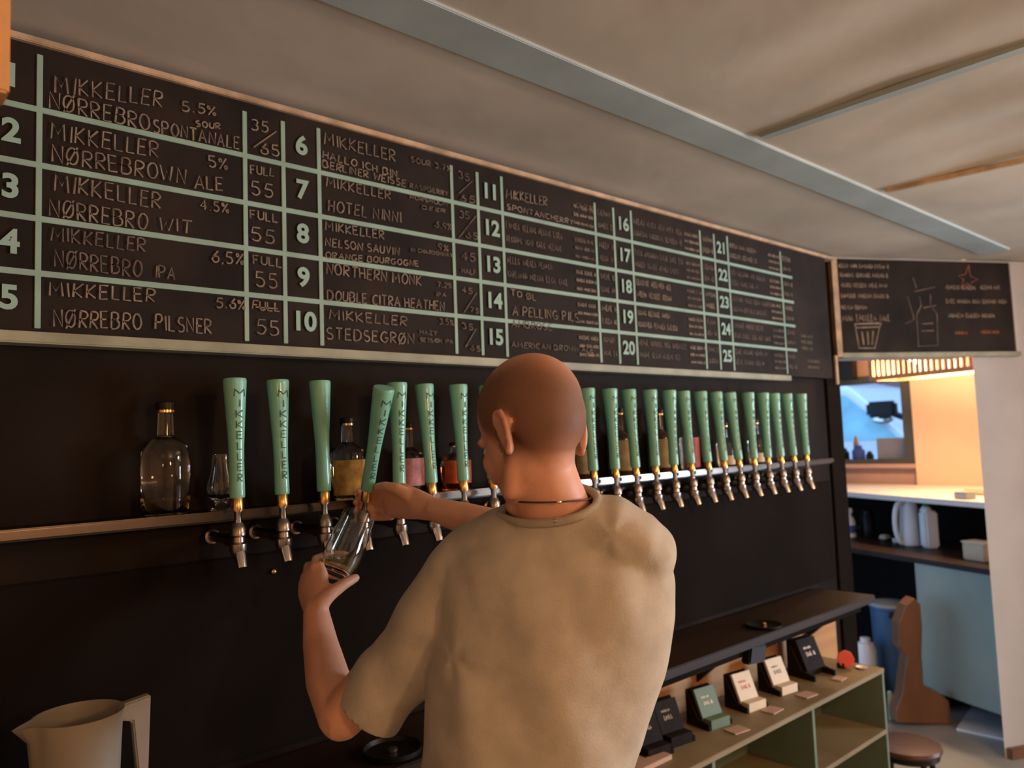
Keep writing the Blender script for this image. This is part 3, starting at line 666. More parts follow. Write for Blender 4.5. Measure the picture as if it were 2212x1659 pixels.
b = atz(1828, 1443, UZ); rc = thing('coaster_stand', 'red eight sided coaster standing at right end of green unit', 'coaster', b)
obj('coaster', lathe(bmesh.new(), [(.034, -.003), (.036, 0), (.034, .003)], b+ZZ*.036, (-.72, -.65, .3), 8), M['redcard'], rc)
obj('stand', box((b.x-.02, b.y-.0, b.z), (b.x+.02, b.y+.03, b.z+.02), .001), M['blackcard'], rc)
b = atz(1862, 1444, UZ); tag(obj('dish', lathe(bmesh.new(), [(.016, .0005), (.024, .008), (.022, .008), (.014, .003)], b, seg=20), M['whitep'], smooth='auto'), 'small white dish at the right corner of the green unit', 'dish')
bd = aty(1628, 1400, -.24)
hk = obj('bar_cloth', obox(bmesh.new(), bd+Vector((0, 0, -.005)), (.05, 0, -.005), (0, .018, 0), (.01, 0, .030), .006), M['black']); tag(hk, 'dark bundle hanging under the counter front edge', 'cloth'); hk.location.z = ZT-.030-.066

# ------------------------------------------------------------------ nook beyond the pass-through
LZ = 1.21
la, lb = atz(1825, 1062, LZ), atz(2140, 1086, LZ); ld = (lb-la).normalized()
la2, lb2 = la-ld*1.2, lb+ld*.06
bm = bmesh.new(); prism(bm, [(la2.x, min(la2.y, 2.8), LZ-.035), (lb2.x, lb2.y, LZ-.035), (XF-.065, lb2.y, LZ-.035), (XF-.065, min(la2.y, 2.8), LZ-.035)], (0, 0, .035))
tag(obj('window_ledge', bm, M['ledge'], bevel=.003), 'wide brightly lit ledge under the nook window', 'ledge')
KZ = .88
ka, kb = atz(1835, 1183, KZ), atz(2147, 1232, KZ); kd = (kb-ka).normalized(); ka2, kb2 = ka-kd*.9, kb+kd*.03
kc = thing('back_counter', 'brown topped counter with pale teal front panel in the nook', 'counter', ((ka.x+kb.x)/2+.2, (ka.y+kb.y)/2, 0))
kn = Vector((-kd.y, kd.x, 0)); kn = kn if kn.x > 0 else -kn
obj('counter_top', prism(bmesh.new(), [ka2+ZZ*-.03, kb2+ZZ*-.03, kb2+kn*.80+ZZ*-.03, ka2+kn*.80+ZZ*-.03], (0, 0, .03)), M['counter'], kc)
pa = atp(1975, 1210, ka+kn*.02, kn); pa.z = KZ-.03
za = atp(1999, 1488, ka+kn*.02, kn).z; zb = atp(2170, 1567, ka+kn*.02, kn)
pb = kb2+kn*.02
bm = bmesh.new(); sl = (zb.z-za)/((zb-pa).to_2d().length)
prism(bm, [Vector((pa.x, pa.y, KZ-.03)), Vector((pb.x, pb.y, KZ-.03)), Vector((pb.x, pb.y, za)), Vector((pa.x, pa.y, za))], kn*.02)
obj('front_panel', bm, M['teal'], kc)
obj('side_panel', prism(bmesh.new(), [pa+kn*.02+ZZ*-.0, pa+kn*.55, Vector(((pa+kn*.55).x, (pa+kn*.55).y, 0)), Vector(((pa+kn*.02).x, (pa+kn*.02).y, 0))], -kd*.02), M['nook_shade'], kc)  # shade of the open side, put into the colour
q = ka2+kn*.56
obj('back_panel', prism(bmesh.new(), [Vector((q.x, q.y, 0)), Vector(((kb2+kn*.56).x, (kb2+kn*.56).y, 0)), Vector(((kb2+kn*.56).x, (kb2+kn*.56).y, KZ-.03)), Vector((q.x, q.y, KZ-.03))], kn*.02), M['nook_shade'], kc)  # dark sheet painting the shade in the open void under the counter
# upright sheet between counter and ledge, coloured near-black for the shade there
q = ka2+kn*.60+ZZ*0
wq = la2+kn*.52; we = lb2+kn*.52
struct('trim_12', prism(bmesh.new(), [Vector((wq.x, wq.y, KZ)), Vector((we.x, we.y, KZ)), Vector((we.x, we.y, LZ-.037)), Vector((wq.x, wq.y, LZ-.037))], kn*.02), M['nook_shade'])
# flat white sheet standing in for the daylit floor under the panel
wa, wb = atz(2066, 1578, .001), atz(2172, 1601, .001)
wd_ = (wb-wa).normalized(); wn = Vector((-wd_.y, wd_.x, 0)); wn = wn if wn.x > 0 else -wn
tag(obj('floor_light_patch', prism(bmesh.new(), [wa, wb+wd_*.05, wb+wd_*.05+wn*.55, wa+wn*.55-wd_*.05], (0, 0, .012)), M['whitep']), 'flat white sheet painting in daylit floor beneath the teal counter front', 'panel')

def onK(px, py): return atz(px, py, KZ)
# kettle
b = onK(1962, 1178); kt = thing('kettle', 'white jug kettle with looped handle on the nook counter', 'kettle', b)
d_ = (b-CAM).dot(FW); s_ = d_/F       # metres per pixel there
Rv = Vector((cos(YAW), -sin(YAW), 0)); Fv = Vector((sin(YAW), cos(YAW), 0))
hk_ = 98*s_
bm = bmesh.new(); lathe(bm, [(.050, 0), (.064, .004), (.066, .02), (.060, hk_*.5), (.052, hk_*.85), (.046, hk_*.93), (.030, hk_*.98), (.006, hk_)], b+Rv*.02, seg=28)
obj('kettle_body', bm, M['whitep'], kt, smooth='auto')
bm = bmesh.new(); c_ = b-Rv*.045+ZZ*hk_*.5-Fv*.02
pts = [c_+Rv*(.040*cos(a)*1.0-.0)+ZZ*(hk_*.44*sin(a)) for a in [pi/2+pi*i/10 for i in range(-1, 12)]]
tube(bm, pts, [.016]*len(pts), 10); obj('handle', bm, M['whitep'], kt, smooth=True)
# milk carton with green cap
b = onK(2010, 1183); mk = thing('milk_jug', 'white plastic milk jug with green cap right of the kettle', 'jug', b)
bm = bmesh.new(); obox(bm, b+ZZ*.115, Rv*.042, Fv*.042, ZZ*.115, .012); obj('jug_body', bm, M['whitep'], mk, smooth='auto')
obj('shoulder', lathe(bmesh.new(), [(.038, 0), (.026, .022), (.018, .028)], b+ZZ*.23-Rv*.012, seg=18), M['whitep'], mk, smooth='auto')
obj('cap', lathe(bmesh.new(), [(.018, 0), (.018, .012), (.014, .014)], b+ZZ*.259-Rv*.012, seg=16), M['greenlid'], mk, smooth='auto')
# cream tub
b = onK(2110, 1210); tb = thing('plastic_tub', 'cream rectangular tub on the nook counter beside the column', 'tub', b)
obj('tub_body', obox(bmesh.new(), b+ZZ*.048+Rv*.02, kd*.07, kn*.05, ZZ*.048, .006), M['cream_box'], tb)
obj('tub_lid', obox(bmesh.new(), b+ZZ*.100+Rv*.02, kd*.073, kn*.053, ZZ*.005, .002), M['whitecard'], tb)
# spray bottle
b = onK(1838, 1160); sp_ = thing('spray_bottle', 'spray bottle with white head and blue label by the jamb', 'bottle', b)
obj('bottle_body', lathe(bmesh.new(), [(.036, 0), (.038, .01), (.038, .10), (.03, .13), (.014, .15), (.014, .165)], b, seg=18), M['whitep'], sp_, smooth='auto')
obj('bottle_label', lathe(bmesh.new(), [(.0388, .03), (.0388, .085)], b, seg=18, cap=False), M['bluelabel'], sp_, smooth=True)
obj('spray_head', obox(bmesh.new(), b+ZZ*.185-Rv*.008, Rv*.028, Fv*.012, ZZ*.018, .006), M['whitep'], sp_)
b = onK(1876, 1158); tag(obj('black_jar', lathe(bmesh.new(), [(.05, 0), (.052, .01), (.050, .13), (.035, .155), (.035, .18), (.03, .182)], b, seg=20), M['black'], smooth='auto'), 'squat black jar between spray bottle and kettle', 'jar')
for k, (px, py, r, lab) in enumerate(((1912, 1166, .032, 'small pale crumpled cloth left of the kettle'), (1935, 1172, .022, 'small white cup beside the kettle'))):
    b = onK(px, py)
    if k: tag(obj('cup', lathe(bmesh.new(), [(r*.7, 0), (r, .028), (r*.85, .028), (r*.6, .004)], b, seg=18), M['whitep'], smooth='auto'), lab, 'cup')
    else:
        bm = bmesh.new(); bmesh.ops.create_icosphere(bm, subdivisions=3, radius=1)
        for v in bm.verts: f = 1+.22*sin(v.co.x*7+v.co.y*5)*sin(v.co.z*6+1); v.co = b+Vector((v.co.x*r*1.5*f, v.co.y*r*f, (v.co.z*.55*f+.6)*r))
        tag(obj('cloth', bm, M['whitecard'], smooth=True), lab, 'cloth')
b = atz(2085, 1078, LZ); tag(obj('paper_box', obox(bmesh.new(), b+ZZ*.022, kd*.04, kn*.04, ZZ*.021, .002), M['greybox']), 'small grey box on the lit ledge near the column', 'box')
b = atz(2105, 1070, LZ); tag(obj('folded_towel', obox(bmesh.new(), b+ZZ*.018+kn*.06, kd*.10, kn*.05, ZZ*.017, .012), M['tan'], smooth='auto'), 'folded beige towel on the ledge behind the grey box', 'towel')

tag(obj('blind_box', box((XF-.13, 1.02, WZ1-.02), (XF-.035, 2.28, 2.44), .004), M['black']), 'black roller blind box above the left part of the window', 'blind')
# pendant lamp: slatted wooden box with bulbs
LPZ = 1.955
l0, l1 = atz(1880, 823, LPZ), atz(2150, 795, LPZ); lv = (l1-l0); ln = Vector((-lv.y, lv.x, 0)).normalized(); ln = ln if ln.x > 0 else -ln
lu = lv.normalized(); LL = lv.length; lh = .30; lw = .26
lp = thing('pendant_lamp', 'glowing slatted wooden box pendant lamp over the nook', 'lamp', l0+lv/2+ln*lw/2)
for f_ in (0, 1):
    o_ = l0+ln*(lw*f_)
    obj('rail', obox(bmesh.new(), o_+lv/2+ZZ*.012, lv/2, ln*.010, ZZ*.014), M['lampwood'], lp)
    obj('rail', obox(bmesh.new(), o_+lv/2+ZZ*lh, lv/2, ln*.010, ZZ*.014), M['lampwood'], lp)
for f_ in (0, 1):
    obj('end_panel', obox(bmesh.new(), l0+lv*f_+ln*lw/2+ZZ*lh/2, lu*.008, ln*lw/2, ZZ*lh/2), M['lampwood'], lp)
n_ = 22
for i in range(n_):
    obj('slat', obox(bmesh.new(), l0+lv*((i+.5)/n_)+ZZ*lh/2-ln*.004, lu*LL/n_*.27, ln*.005, ZZ*lh/2), M['lampwood'], lp)
for f_ in (.28, .55, .8):
    q = l0+lv*f_+ln*lw*.5+ZZ*.13
    obj('bulb', ell(bmesh.new(), q, (.03, .03, .04), u=14, v=10), M['bulb'], lp, smooth=True)
    obj('cable', tube(bmesh.new(), [q+ZZ*.04, Vector((q.x, q.y, ZC))], .004, 6), M['black'], lp)
    light('pendant_bulb_light', 'POINT', q-ZZ*.07, 16, (1, .68, .38), .04)

# floor things in the nook
b = atz(1935, 1500, .001); bl = thing('blue_bin', 'tall blue plastic bin behind the end of the counter', 'bin', b)
sc = (b-CAM).dot(FW)/F; hb = 196*sc; wbb = 34*sc
bm = bmesh.new(); lathe(bm, [(wbb*.80, 0), (wbb*.84, .01), (wbb*1.1, hb*.93), (wbb*1.2, hb*.935), (wbb*1.2, hb*.97)], b, seg=4)
obj('bin_body', lathe(bmesh.new(), [(wbb*.95, 0), (wbb, .01), (wbb*1.15, hb*.93), (wbb*1.22, hb*.94), (wbb*1.22, hb*.97)], b, seg=24), M['blue'], bl, smooth='auto'); bm.free()
obj('bin_lid', lathe(bmesh.new(), [(wbb*1.23, hb*.97), (wbb*1.2, hb), (wbb*.4, hb*1.02)], b, seg=24), M['greybox'], bl, smooth='auto')
for k in (-1, 1): obj('clip', ell(bmesh.new(), b-Fv*wbb*1.13+Rv*k*wbb*.45+ZZ*hb*.90, (.016, .016, .02), u=10, v=8), M['black'], bl, smooth=True)
b = atz(1878, 1512, .001); s_ = (b-CAM).dot(FW)/F
wbk = thing('white_canister', 'white plastic canister on a dark crate left of the blue bin', 'canister', b+ZZ*.14)
obj('canister_body', lathe(bmesh.new(), [(.055, .14), (.062, .15), (.062, .30), (.045, .34), (.03, .345)], b, seg=22), M['whitep'], wbk, smooth='auto')
obj('cap', lathe(bmesh.new(), [(.03, .345), (.03, .37), (.025, .372)], b, seg=16), M['whitep'], wbk, smooth='auto')
tag(obj('crate', obox(bmesh.new(), b+ZZ*.07, Rv*.058, Fv*.058, ZZ*.069, .004), M['black']), 'black crate under the white canister', 'crate')
# brown curved wooden stand
b = atz(1990, 1568, .001); s_ = (b-CAM).dot(FW)/F
vsl = .072
out = [(1938, 1560), (1936, 1535), (1950, 1500), (1960, 1420), (1944, 1400), (1942, 1350), (1958, 1312), (1976, 1297), (1990, 1310), (1994, 1360), (1992, 1430), (1996, 1485), (2030, 1500), (2052, 1520), (2056, 1568)]
pl = [b+Rv*((x-1990+(1568-y)*vsl)*s_)+ZZ*((1568-y)*s_) for x, y in out]
for p_ in pl: p_.z = max(p_.z, .001)
bm = bmesh.new(); prism(bm, pl, Fv*.09)
tag(obj('wooden_stand', bm, M['brown'], bevel=.006), 'brown wooden stand with curved narrow upright and wide foot', 'stand')
b = atz(1945, 1555, .001); 
pf = thing('floor_frame', 'pale green low floor frame left of the brown stand', 'frame', b)
obj('bar', obox(bmesh.new(), b+ZZ*.012+Rv*.02, Rv*.07, Fv*.012, ZZ*.011, .002), M['teal'], pf)
obj('upright', obox(bmesh.new(), b+ZZ*.08-Rv*.05, Rv*.010, Fv*.010, ZZ*.078, .002), M['teal'], pf)
# stool
b = atz(1957, 1603, .27); st = thing('stool', 'low round stool with red brown seat beside the green unit', 'stool', (b.x, b.y, 0))
b = Vector((b.x, b.y, 0))
obj('seat', lathe(bmesh.new(), [(.12, .238), (.138, .242), (.142, .252), (.138, .264), (.08, .27), (.02, .27)], b, seg=32), M['redbrown'], st, smooth='auto')
obj('seat_ring', lathe(bmesh.new(), [(.125, .215), (.130, .218), (.130, .238), (.12, .238)], b, seg=32), M['black'], st, smooth='auto')
for k in range(4):
    a = pi/4+k*pi/2+.2; e0 = b+Vector((cos(a)*.105, sin(a)*.105, .235)); e1 = b+Vector((cos(a)*.14, sin(a)*.14, 0))
    obj('leg', tube(bmesh.new(), [e0, e1], [.013, .011], 10), M['black'], st, smooth='auto')
obj('foot_ring', tube(bmesh.new(), [b+Vector((cos(2*pi*i/20)*.125, sin(2*pi*i/20)*.125, .10)) for i in range(21)], .006, 6), M['black'], st, smooth=True)

# things on the window sill and the street
def sill(px, py, x=XF-.05): v = ray(px, py); t = (x-CAM.x)/v.x; return CAM+v*t
p = sill(1930, 993, XF-.13); zL = LZ
bsx = XF+.12; LZ = WZ0
tag(obj('parcel', box((bsx-.02, sill(1962, 990, bsx).y, WZ0+.0005), (bsx+.025, sill(1898, 990, bsx).y, sill(1930, 946, bsx).z), .004), M['greybox']), 'flat grey cardboard panel standing outside the window pane', 'box')
for k, (px, top, r, m_, nm, lab) in enumerate(((1824, 968, .045, 'black', 'black_jar', 'dark jar on the outer sill at left of the window'), (1856, 962, .05, 'bluelabel', 'canister', 'dark blue canister on the outer sill of the window'), (1880, 975, .03, 'black', 'black_jar', 'short dark jar next to the grey cardboard'))):
    q = sill(px, 1000, bsx-.02); zt_ = sill(px, top, bsx-.02).z-LZ
    tag(obj(nm, lathe(bmesh.new(), [(r*.9, 0), (r, .006), (r, zt_*.7), (r*.6, zt_*.85), (r*.55, zt_)], (bsx-.02, q.y, LZ+.0005), seg=18), M[m_], smooth='auto'), lab, 'jar' if nm != 'canister' else 'canister')
q = sill(1838, 950, bsx-.02)
tag(obj('bottle', lathe(bmesh.new(), [(.02, 0), (.022, .004), (.022, q.z-LZ-.03), (.012, q.z-LZ), (.012, q.z-LZ+.03)], (bsx+.07, q.y, LZ+.0005), seg=14), M['orangebit'], smooth='auto'), 'slim orange bottle on the outer sill at left of the window', 'bottle')
struct('ground', box((XF+.2, -6, -.5), (22, 16, -.06)), M['asphalt'])
struct('trim_11', box((16, -6, -.06), (17, 18, 7)), M['facade'])
# parked pale van seen through the window
vx = 9.0; vb = CAM+ray(1880, 1000)*((vx-CAM.x)/ray(1880, 1000).x)
yc = vb.y
van = thing('parked_van', 'pale parked van seen through the nook window', 'van', (vx+.9, yc, -.06))
prof = [(-2.2, .35), (-2.25, 1.0), (-2.0, 1.25), (-1.1, 1.45), (-.4, 2.15), (.2, 2.3), (2.6, 2.3), (2.7, .35)]
pts = [Vector((vx, yc+u+.6, z)) for u, z in prof]
obj('van_body', prism(bmesh.new(), pts, (1.8, 0, 0)), M['carpaint'], van, bevel=.06)
wp = [(-.85, 1.52), (-.25, 2.05), (.85, 2.1), (.85, 1.5)]
obj('side_window', prism(bmesh.new(), [Vector((vx-.012, yc+u+.5, z)) for u, z in wp], (.01, 0, 0)), M['carglass'], van)
obj('side_window', prism(bmesh.new(), [Vector((vx-.012, yc+u+.5, z)) for u, z in [(1.0, 1.5), (1.0, 2.1), (2.2, 2.1), (2.2, 1.5)]], (.01, 0, 0)), M['carglass'], van)
q = CAM+ray(1905, 884)*((vx-.15-CAM.x)/ray(1905, 884).x)
mr = obj('wing_mirror', obox(bmesh.new(), q, (.06, 0, 0), (0, .16, 0), (0, 0, .09), .03), M['black'], van)
obj('mirror_arm', tube(bmesh.new(), [q, q+Vector((.16, -.25, -.14))], .035, 8), M['black'], van)
q = CAM+ray(1908, 906)*((vx-.02-CAM.x)/ray(1908, 906).x)
obj('door_handle', ell(bmesh.new(), q, (.03, .12, .05), u=14, v=8), M['chrome'], van, smooth=True)
for u in (-1.4, 1.9):
    obj('wheel', lathe(bmesh.new(), [(.1, 0), (.30, .01), (.36, .05), (.36, .18), (.30, .22)], (vx-.02, yc+u+.6, .30), (1, 0, 0), 24), M['tyre'], van, smooth='auto')

# ------------------------------------------------------------------ the barman
def remesh(bm, vox, it, fac=.5):
    me = bpy.data.meshes.new('tmp'); bm.to_mesh(me); bm.free()
    o = bpy.data.objects.new('tmp', me); C.objects.link(o)
    r = o.modifiers.new('r', 'REMESH'); r.mode = 'VOXEL'; r.voxel_size = vox; r.adaptivity = 0
    s = o.modifiers.new('s', 'SMOOTH'); s.factor = fac; s.iterations = it
    dg = bpy.context.evaluated_depsgraph_get(); me2 = bpy.data.meshes.new_from_object(o.evaluated_get(dg))
    bpy.data.objects.remove(o); return me2
P = at
b = bmesh.new()
# head frame
HC = P(1150, 922, 1.26); haz = radians(-1); hpit = radians(-25)
HR = Matrix.Rotation(-haz, 3, 'Z') @ Matrix.Rotation(hpit, 3, 'X') @ Matrix.Rotation(radians(3), 3, 'Y')
def hl_(x, y, z): return HC + HR @ Vector((x, y, z))
ell(b, hl_(0, -.006, .030), (.079, .098, .090), HR, 48, 28)
ell(b, hl_(0, -.033, .008), (.072, .064, .076), HR, 48, 28)
ell(b, hl_(0, .030, -.030), (.066, .066, .078), HR, 40, 24)
ell(b, hl_(0, .045, -.080), (.050, .050, .036), HR)
ell(b, hl_(0, .080, -.102), (.027, .024, .022), HR)
ell(b, hl_(0, .083, .012), (.050, .020, .014), HR)
for s in (-1, 1):
    ell(b, hl_(s*.038, .064, -.035), (.024, .024, .026), HR)
    loft(b, [hl_(s*.055, .010, -.052), hl_(s*.046, .045, -.092)], [.014, .015])
    # ear: plate and rim
    ec = lambda y, z, o=0: hl_(s*(.0775+o*(.95 if s < 0 else .5)), y*.92-.014, z*.93-.022)
    loft(b, [ec(.004, -.028, -.004), ec(.0, .0, .002), ec(-.006, .022, .003)], [(.010, .006), (.016, .006), (.013, .006)], HR @ Vector((0, 1, 0)))
    rim = [ec(.014, .012, .0), ec(.010, .030, .006), ec(-.004, .038, .010), ec(-.018, .032, .013), ec(-.023, .015, .014), ec(-.019, -.005, .012), ec(-.010, -.022, .008), ec(.001, -.034, .003), ec(.008, -.030, .0)]
    tube(b, rim, [.0045, .005, .0055, .0055, .0055, .005, .005, .007, .005], 10)
loft(b, [hl_(0, .092, .002), hl_(0, .106, -.022), hl_(0, .114, -.040)], [.009, .011, .014]); 
for s in (-1, 1): ell(b, hl_(s*.012, .104, -.042), (.009, .012, .008), HR)
ell(b, hl_(0, .095, -.064), (.024, .010, .006), HR); ell(b, hl_(0, .093, -.074), (.021, .010, .006), HR)
# neck and upper back under the shirt
loft(b, [hl_(0, -.030, .0), P(1168, 1000, 1.262), P(1178, 1050, 1.262), P(1194, 1100, 1.268), P(1205, 1150, 1.29)], [(.055, .058), (.055, .059), (.058, .058), (.062, .056), (.07, .05)], Rv, 36)
SL, SR = P(1010, 1245, 1.33), P(1368, 1182, 1.27)
loft(b, [P(1205, 1150, 1.30), P(1205, 1200, 1.30), P(1200, 1300, 1.29), P(1180, 1420, 1.285), P(1160, 1540, 1.28), P(1145, 1650, 1.28)], [(.08, .05), (.13, .075), (.155, .09), (.15, .09), (.14, .088), (.14, .09)], Rv)
loft(b, [P(1205, 1150, 1.295), P(1110, 1200, 1.315), SL], [.045, .045, .045]); loft(b, [P(1205, 1150, 1.295), P(1300, 1165, 1.28), SR], [.045, .042, .044])
hip = P(1140, 1650, 1.29); hipx = Vector((hip.x, hip.y, 0))
az = radians(28); bR = Vector((cos(az), -sin(az), 0)); bF = Vector((sin(az), cos(az), 0))
loft(b, [Vector((hip.x, hip.y, 1.12)), Vector((hip.x, hip.y, .98)), Vector((hip.x, hip.y, .90))], [(.14, .09), (.155, .10), (.15, .10)], bR)
for s in (-1, 1):
    hx = hipx+bR*s*.09
    loft(b, [hx+ZZ*.90, hx+bR*s*.01+bF*.01+ZZ*.50, hx+bR*s*.02-bF*.01+ZZ*.10], [.078, .055, .038])
    loft(b, [hx+bR*s*.02-bF*.04+ZZ*.05, hx+bR*s*.04+bF*.12+ZZ*.035], [.035, .03])
# arms
EL, WL = P(738, 1548, 1.36), P(682, 1318, 1.56)
ER, WR = P(1172, 1168, 1.53), P(938, 1100, 1.70)
loft(b, [SL, SL.lerp(EL, .5), EL], [.050, .046, .041])
loft(b, [EL, P(708, 1468, 1.44), P(692, 1390, 1.52), WL], [(.041, .041), (.041, .041), (.034, .034), (.0255, .0255)])
loft(b, [SR, SR.lerp(ER, .5), ER], [.050, .046, .040])
loft(b, [ER, P(1090, 1146, 1.585), P(1010, 1122, 1.645), WR], [.040, .040, .035, .0265])
# left hand round the glass
Dv = FW.normalized()
pa_ = (Dv*.75 - RT*.65).normalized()
loft(b, [WL, P(681, 1292, 1.587), P(676, 1262, 1.620), P(672, 1240, 1.640)], [(.026, .022), (.037, .021), (.045, .021), (.042, .017)], pa_)
loft(b, [P(684, 1296, 1.585), P(700, 1276, 1.590), P(716, 1270, 1.592)], [(.022, .012), (.018, .011), (.010, .009)], UP)
def finger(pts, r): loft(b, [P(*p) for p in pts], [r*1.08, r*1.02, r*.95, r*.85][:len(pts)], seg=12)
finger([(678, 1228, 1.620), (682, 1207, 1.670), (712, 1196, 1.720), (748, 1198, 1.727)], .0092)
finger([(664, 1240, 1.640), (664, 1222, 1.690), (698, 1216, 1.737), (738, 1222, 1.741)], .0095)
finger([(656, 1256, 1.645), (658, 1243, 1.697), (692, 1240, 1.737), (732, 1246, 1.737)], .0090)
finger([(658, 1274, 1.645), (666, 1264, 1.690), (700, 1264, 1.720), (732, 1270, 1.717)], .0080)
loft(b, [P(690, 1306, 1.555), P(712, 1284, 1.568), P(742, 1262, 1.592), P(768, 1248, 1.620)], [.0185, .0150, .0125, .0100], seg=12)
# right hand on the tap below the ferrule
loft(b, [WR, P(905, 1090, 1.73), P(872, 1082, 1.775), P(842, 1082, 1.815)], [(.0265, .022), (.034, .022), (.042, .021), (.040, .017)], UP)
for k, yy in enumerate((1058, 1078, 1098, 1117)):
    r = (.0095, .0098, .0093, .0083)[k]
    finger([(845, yy, 1.812), (812, yy+1, 1.836), (776, yy+3, 1.834), (768, yy+7, 1.808)], r)
loft(b, [P(885, 1072, 1.735), P(858, 1056, 1.745), P(832, 1050, 1.765), P(815, 1052, 1.79)], [.016, .0135, .0115, .0098], seg=12)
body_me = remesh(b, .0042, 5)
pr = thing('person', 'shaven headed person in grey tee seen from behind, filling a glass at the taps', 'person', (hip.x, hip.y, 0))
obj('body', body_me, M['skin'], pr, smooth=True)
# cropped hair: thin shell lifted off the scalp
hm = bpy.data.materials.new('cropped_hair_stubble'); hm.use_nodes = True; N = hm.node_tree.nodes; L = hm.node_tree.links
pb_ = N['Principled BSDF']; pb_.inputs['Base Color'].default_value = (.10, .055, .032, 1); pb_.inputs['Roughness'].default_value = .75
at_ = N.new('ShaderNodeAttribute'); at_.attribute_name = 'stubble'
tr_ = N.new('ShaderNodeBsdfTransparent'); mx_ = N.new('ShaderNodeMixShader'); ns = N.new('ShaderNodeTexNoise'); ns.inputs['Scale'].default_value = 900; ns.inputs['Detail'].default_value = 2
tcn = N.new('ShaderNodeTexCoord'); L.new(tcn.outputs['Object'], ns.inputs[0])
mm = N.new('ShaderNodeMath'); mm.operation = 'MULTIPLY_ADD'; mm.inputs[1].default_value = .5; mm.inputs[2].default_value = .72
L.new(ns.outputs[0], mm.inputs[0]); m2 = N.new('ShaderNodeMath'); m2.operation = 'MULTIPLY'; m2.use_clamp = True; L.new(mm.outputs[0], m2.inputs[0]); L.new(at_.outputs['Fac'], m2.inputs[1])
L.new(m2.outputs[0], mx_.inputs[0]); L.new(tr_.outputs[0], mx_.inputs[1]); L.new(pb_.outputs[0], mx_.inputs[2]); L.new(mx_.outputs[0], N['Material Output'].inputs[0])
bm = bmesh.new(); bm.from_mesh(body_me); off = Vector(pr.location); inv = HR.inverted()
dl = bm.verts.layers.float.new('stubble')
def sstep(a, b_, x): t = max(0, min(1, (x-a)/(b_-a))); return t*t*(3-2*t)
dead = []
for v in bm.verts:
    q = inv @ (v.co+off-HC)
    r = math.sqrt(q.x**2+q.y**2+q.z**2)
    line = -.072+.35*max(0, q.y+.02)*1.0 if q.y < .02 else -.03+ (q.y-.02)*1.3
    dens = sstep(line-.014, line+.036, q.z) * (1-sstep(.035, .060, q.y+max(0, q.z-.06)*.6))
    bald = 1-sstep(.035, .095, (q-Vector((.022, -.062, .085))).length)
    top = max(sstep(.068, .112, q.z-.15*q.y), bald)                         # thin crown
    ear = sstep(.022, .040, math.hypot(q.y+.014, q.z+.022)) if abs(q.x) > .074 else 1
    dens *= (1-.85*top)*ear*(1 if abs(q.x) < .0835 else 0)
    v[dl] = dens*.56
    if r > .17 or dens < .01: dead.append(v)
bmesh.ops.delete(bm, geom=dead, context='VERTS'); bm.normal_update()
for v in bm.verts: v.co = v.co + v.normal*.0007 + off
obj('hair', bm, hm, pr, smooth=True)
for s in (-1, 1): obj('eye', ell(bmesh.new(), hl_(s*.031, .079, -.008), (.0125, .0125, .011), HR, 14, 10), M['eye'], pr, smooth=True)
# t-shirt
t_ = bmesh.new()
loft(t_, [P(1203, 1108, 1.27), P(1204, 1150, 1.29), P(1204, 1200, 1.295), P(1207, 1250, 1.292), P(1205, 1300, 1.29), P(1190, 1400, 1.285), P(1163, 1500, 1.28), P(1146, 1600, 1.28), P(1130, 1720, 1.29), P(1122, 1900, 1.30)],
     [(.080, .074), (.135, .098), (.190, .110), (.198, .118), (.198, .125), (.192, .128), (.185, .125), (.180, .122), (.176, .125), (.178, .128)], Rv, 32)
loft(t_, [P(1195, 1122, 1.285), P(1100, 1168, 1.315), P(1012, 1222, 1.335)], [(.058, .07), (.060, .075), (.066, .075)], UP)
loft(t_, [P(1215, 1116, 1.28), P(1305, 1136, 1.275), P(1372, 1178, 1.275)], [(.048, .07), (.053, .078), (.062, .078)], UP)
HL = P(797, 1533, 1.36); HLd = (HL-SL).normalized()
loft(t_, [P(1015, 1250, 1.325), P(935, 1350, 1.335), P(862, 1450, 1.345), HL, HL+HLd*.03], [(.078, .075), (.075, .072), (.067, .066), (.062, .060), (.061, .058)], (RT*.75+UP*.65))
HRm = SR.lerp(ER, .62); HRd = (ER-SR).normalized()
loft(t_, [P(1374, 1192, 1.275), SR.lerp(ER, .35), HRm, HRm+HRd*.03], [.070, .066, .062, .060])
tee_me = remesh(t_, .0065, 10)
bm = bmesh.new(); bm.from_mesh(tee_me)
from mathutils import noise
SPX = P(1330, 1170, 1.15)
for v in bm.verts:
    c_ = v.co; u = (c_-P(1205, 1130, 1.2)).dot(RT); z_ = c_.z
    n1 = noise.noise(Vector((u*9+z_*3, c_.y*9, z_*4)))*.0095
    n2 = noise.noise(Vector((u*22+z_*10, 3.1, z_*6)))*.0028
    # radiating folds at the raised right shoulder blade and left arm pit
    d1_ = (c_-SPX); r1 = d1_.length; a1 = math.atan2(d1_.dot(UP), d1_.dot(RT)); f1 = math.exp(-(r1/.15)**2)*min(1, r1/.09)*sin(a1*5+1+r1*12)*.0030
    d2_ = (c_-P(985, 1400, 1.25)); r2 = d2_.length; a2 = math.atan2(d2_.dot(UP), d2_.dot(RT)); f2_ = math.exp(-(r2/.13)**2)*min(1, r2/.08)*sin(a2*5+r2*9)*.0034
    n3 = .004*math.exp(-((z_-1.28)/.12)**2)*sin(u*34+z_*6)
    v.co = c_+v.normal*(n1+n2+f1+f2_+n3+.001)
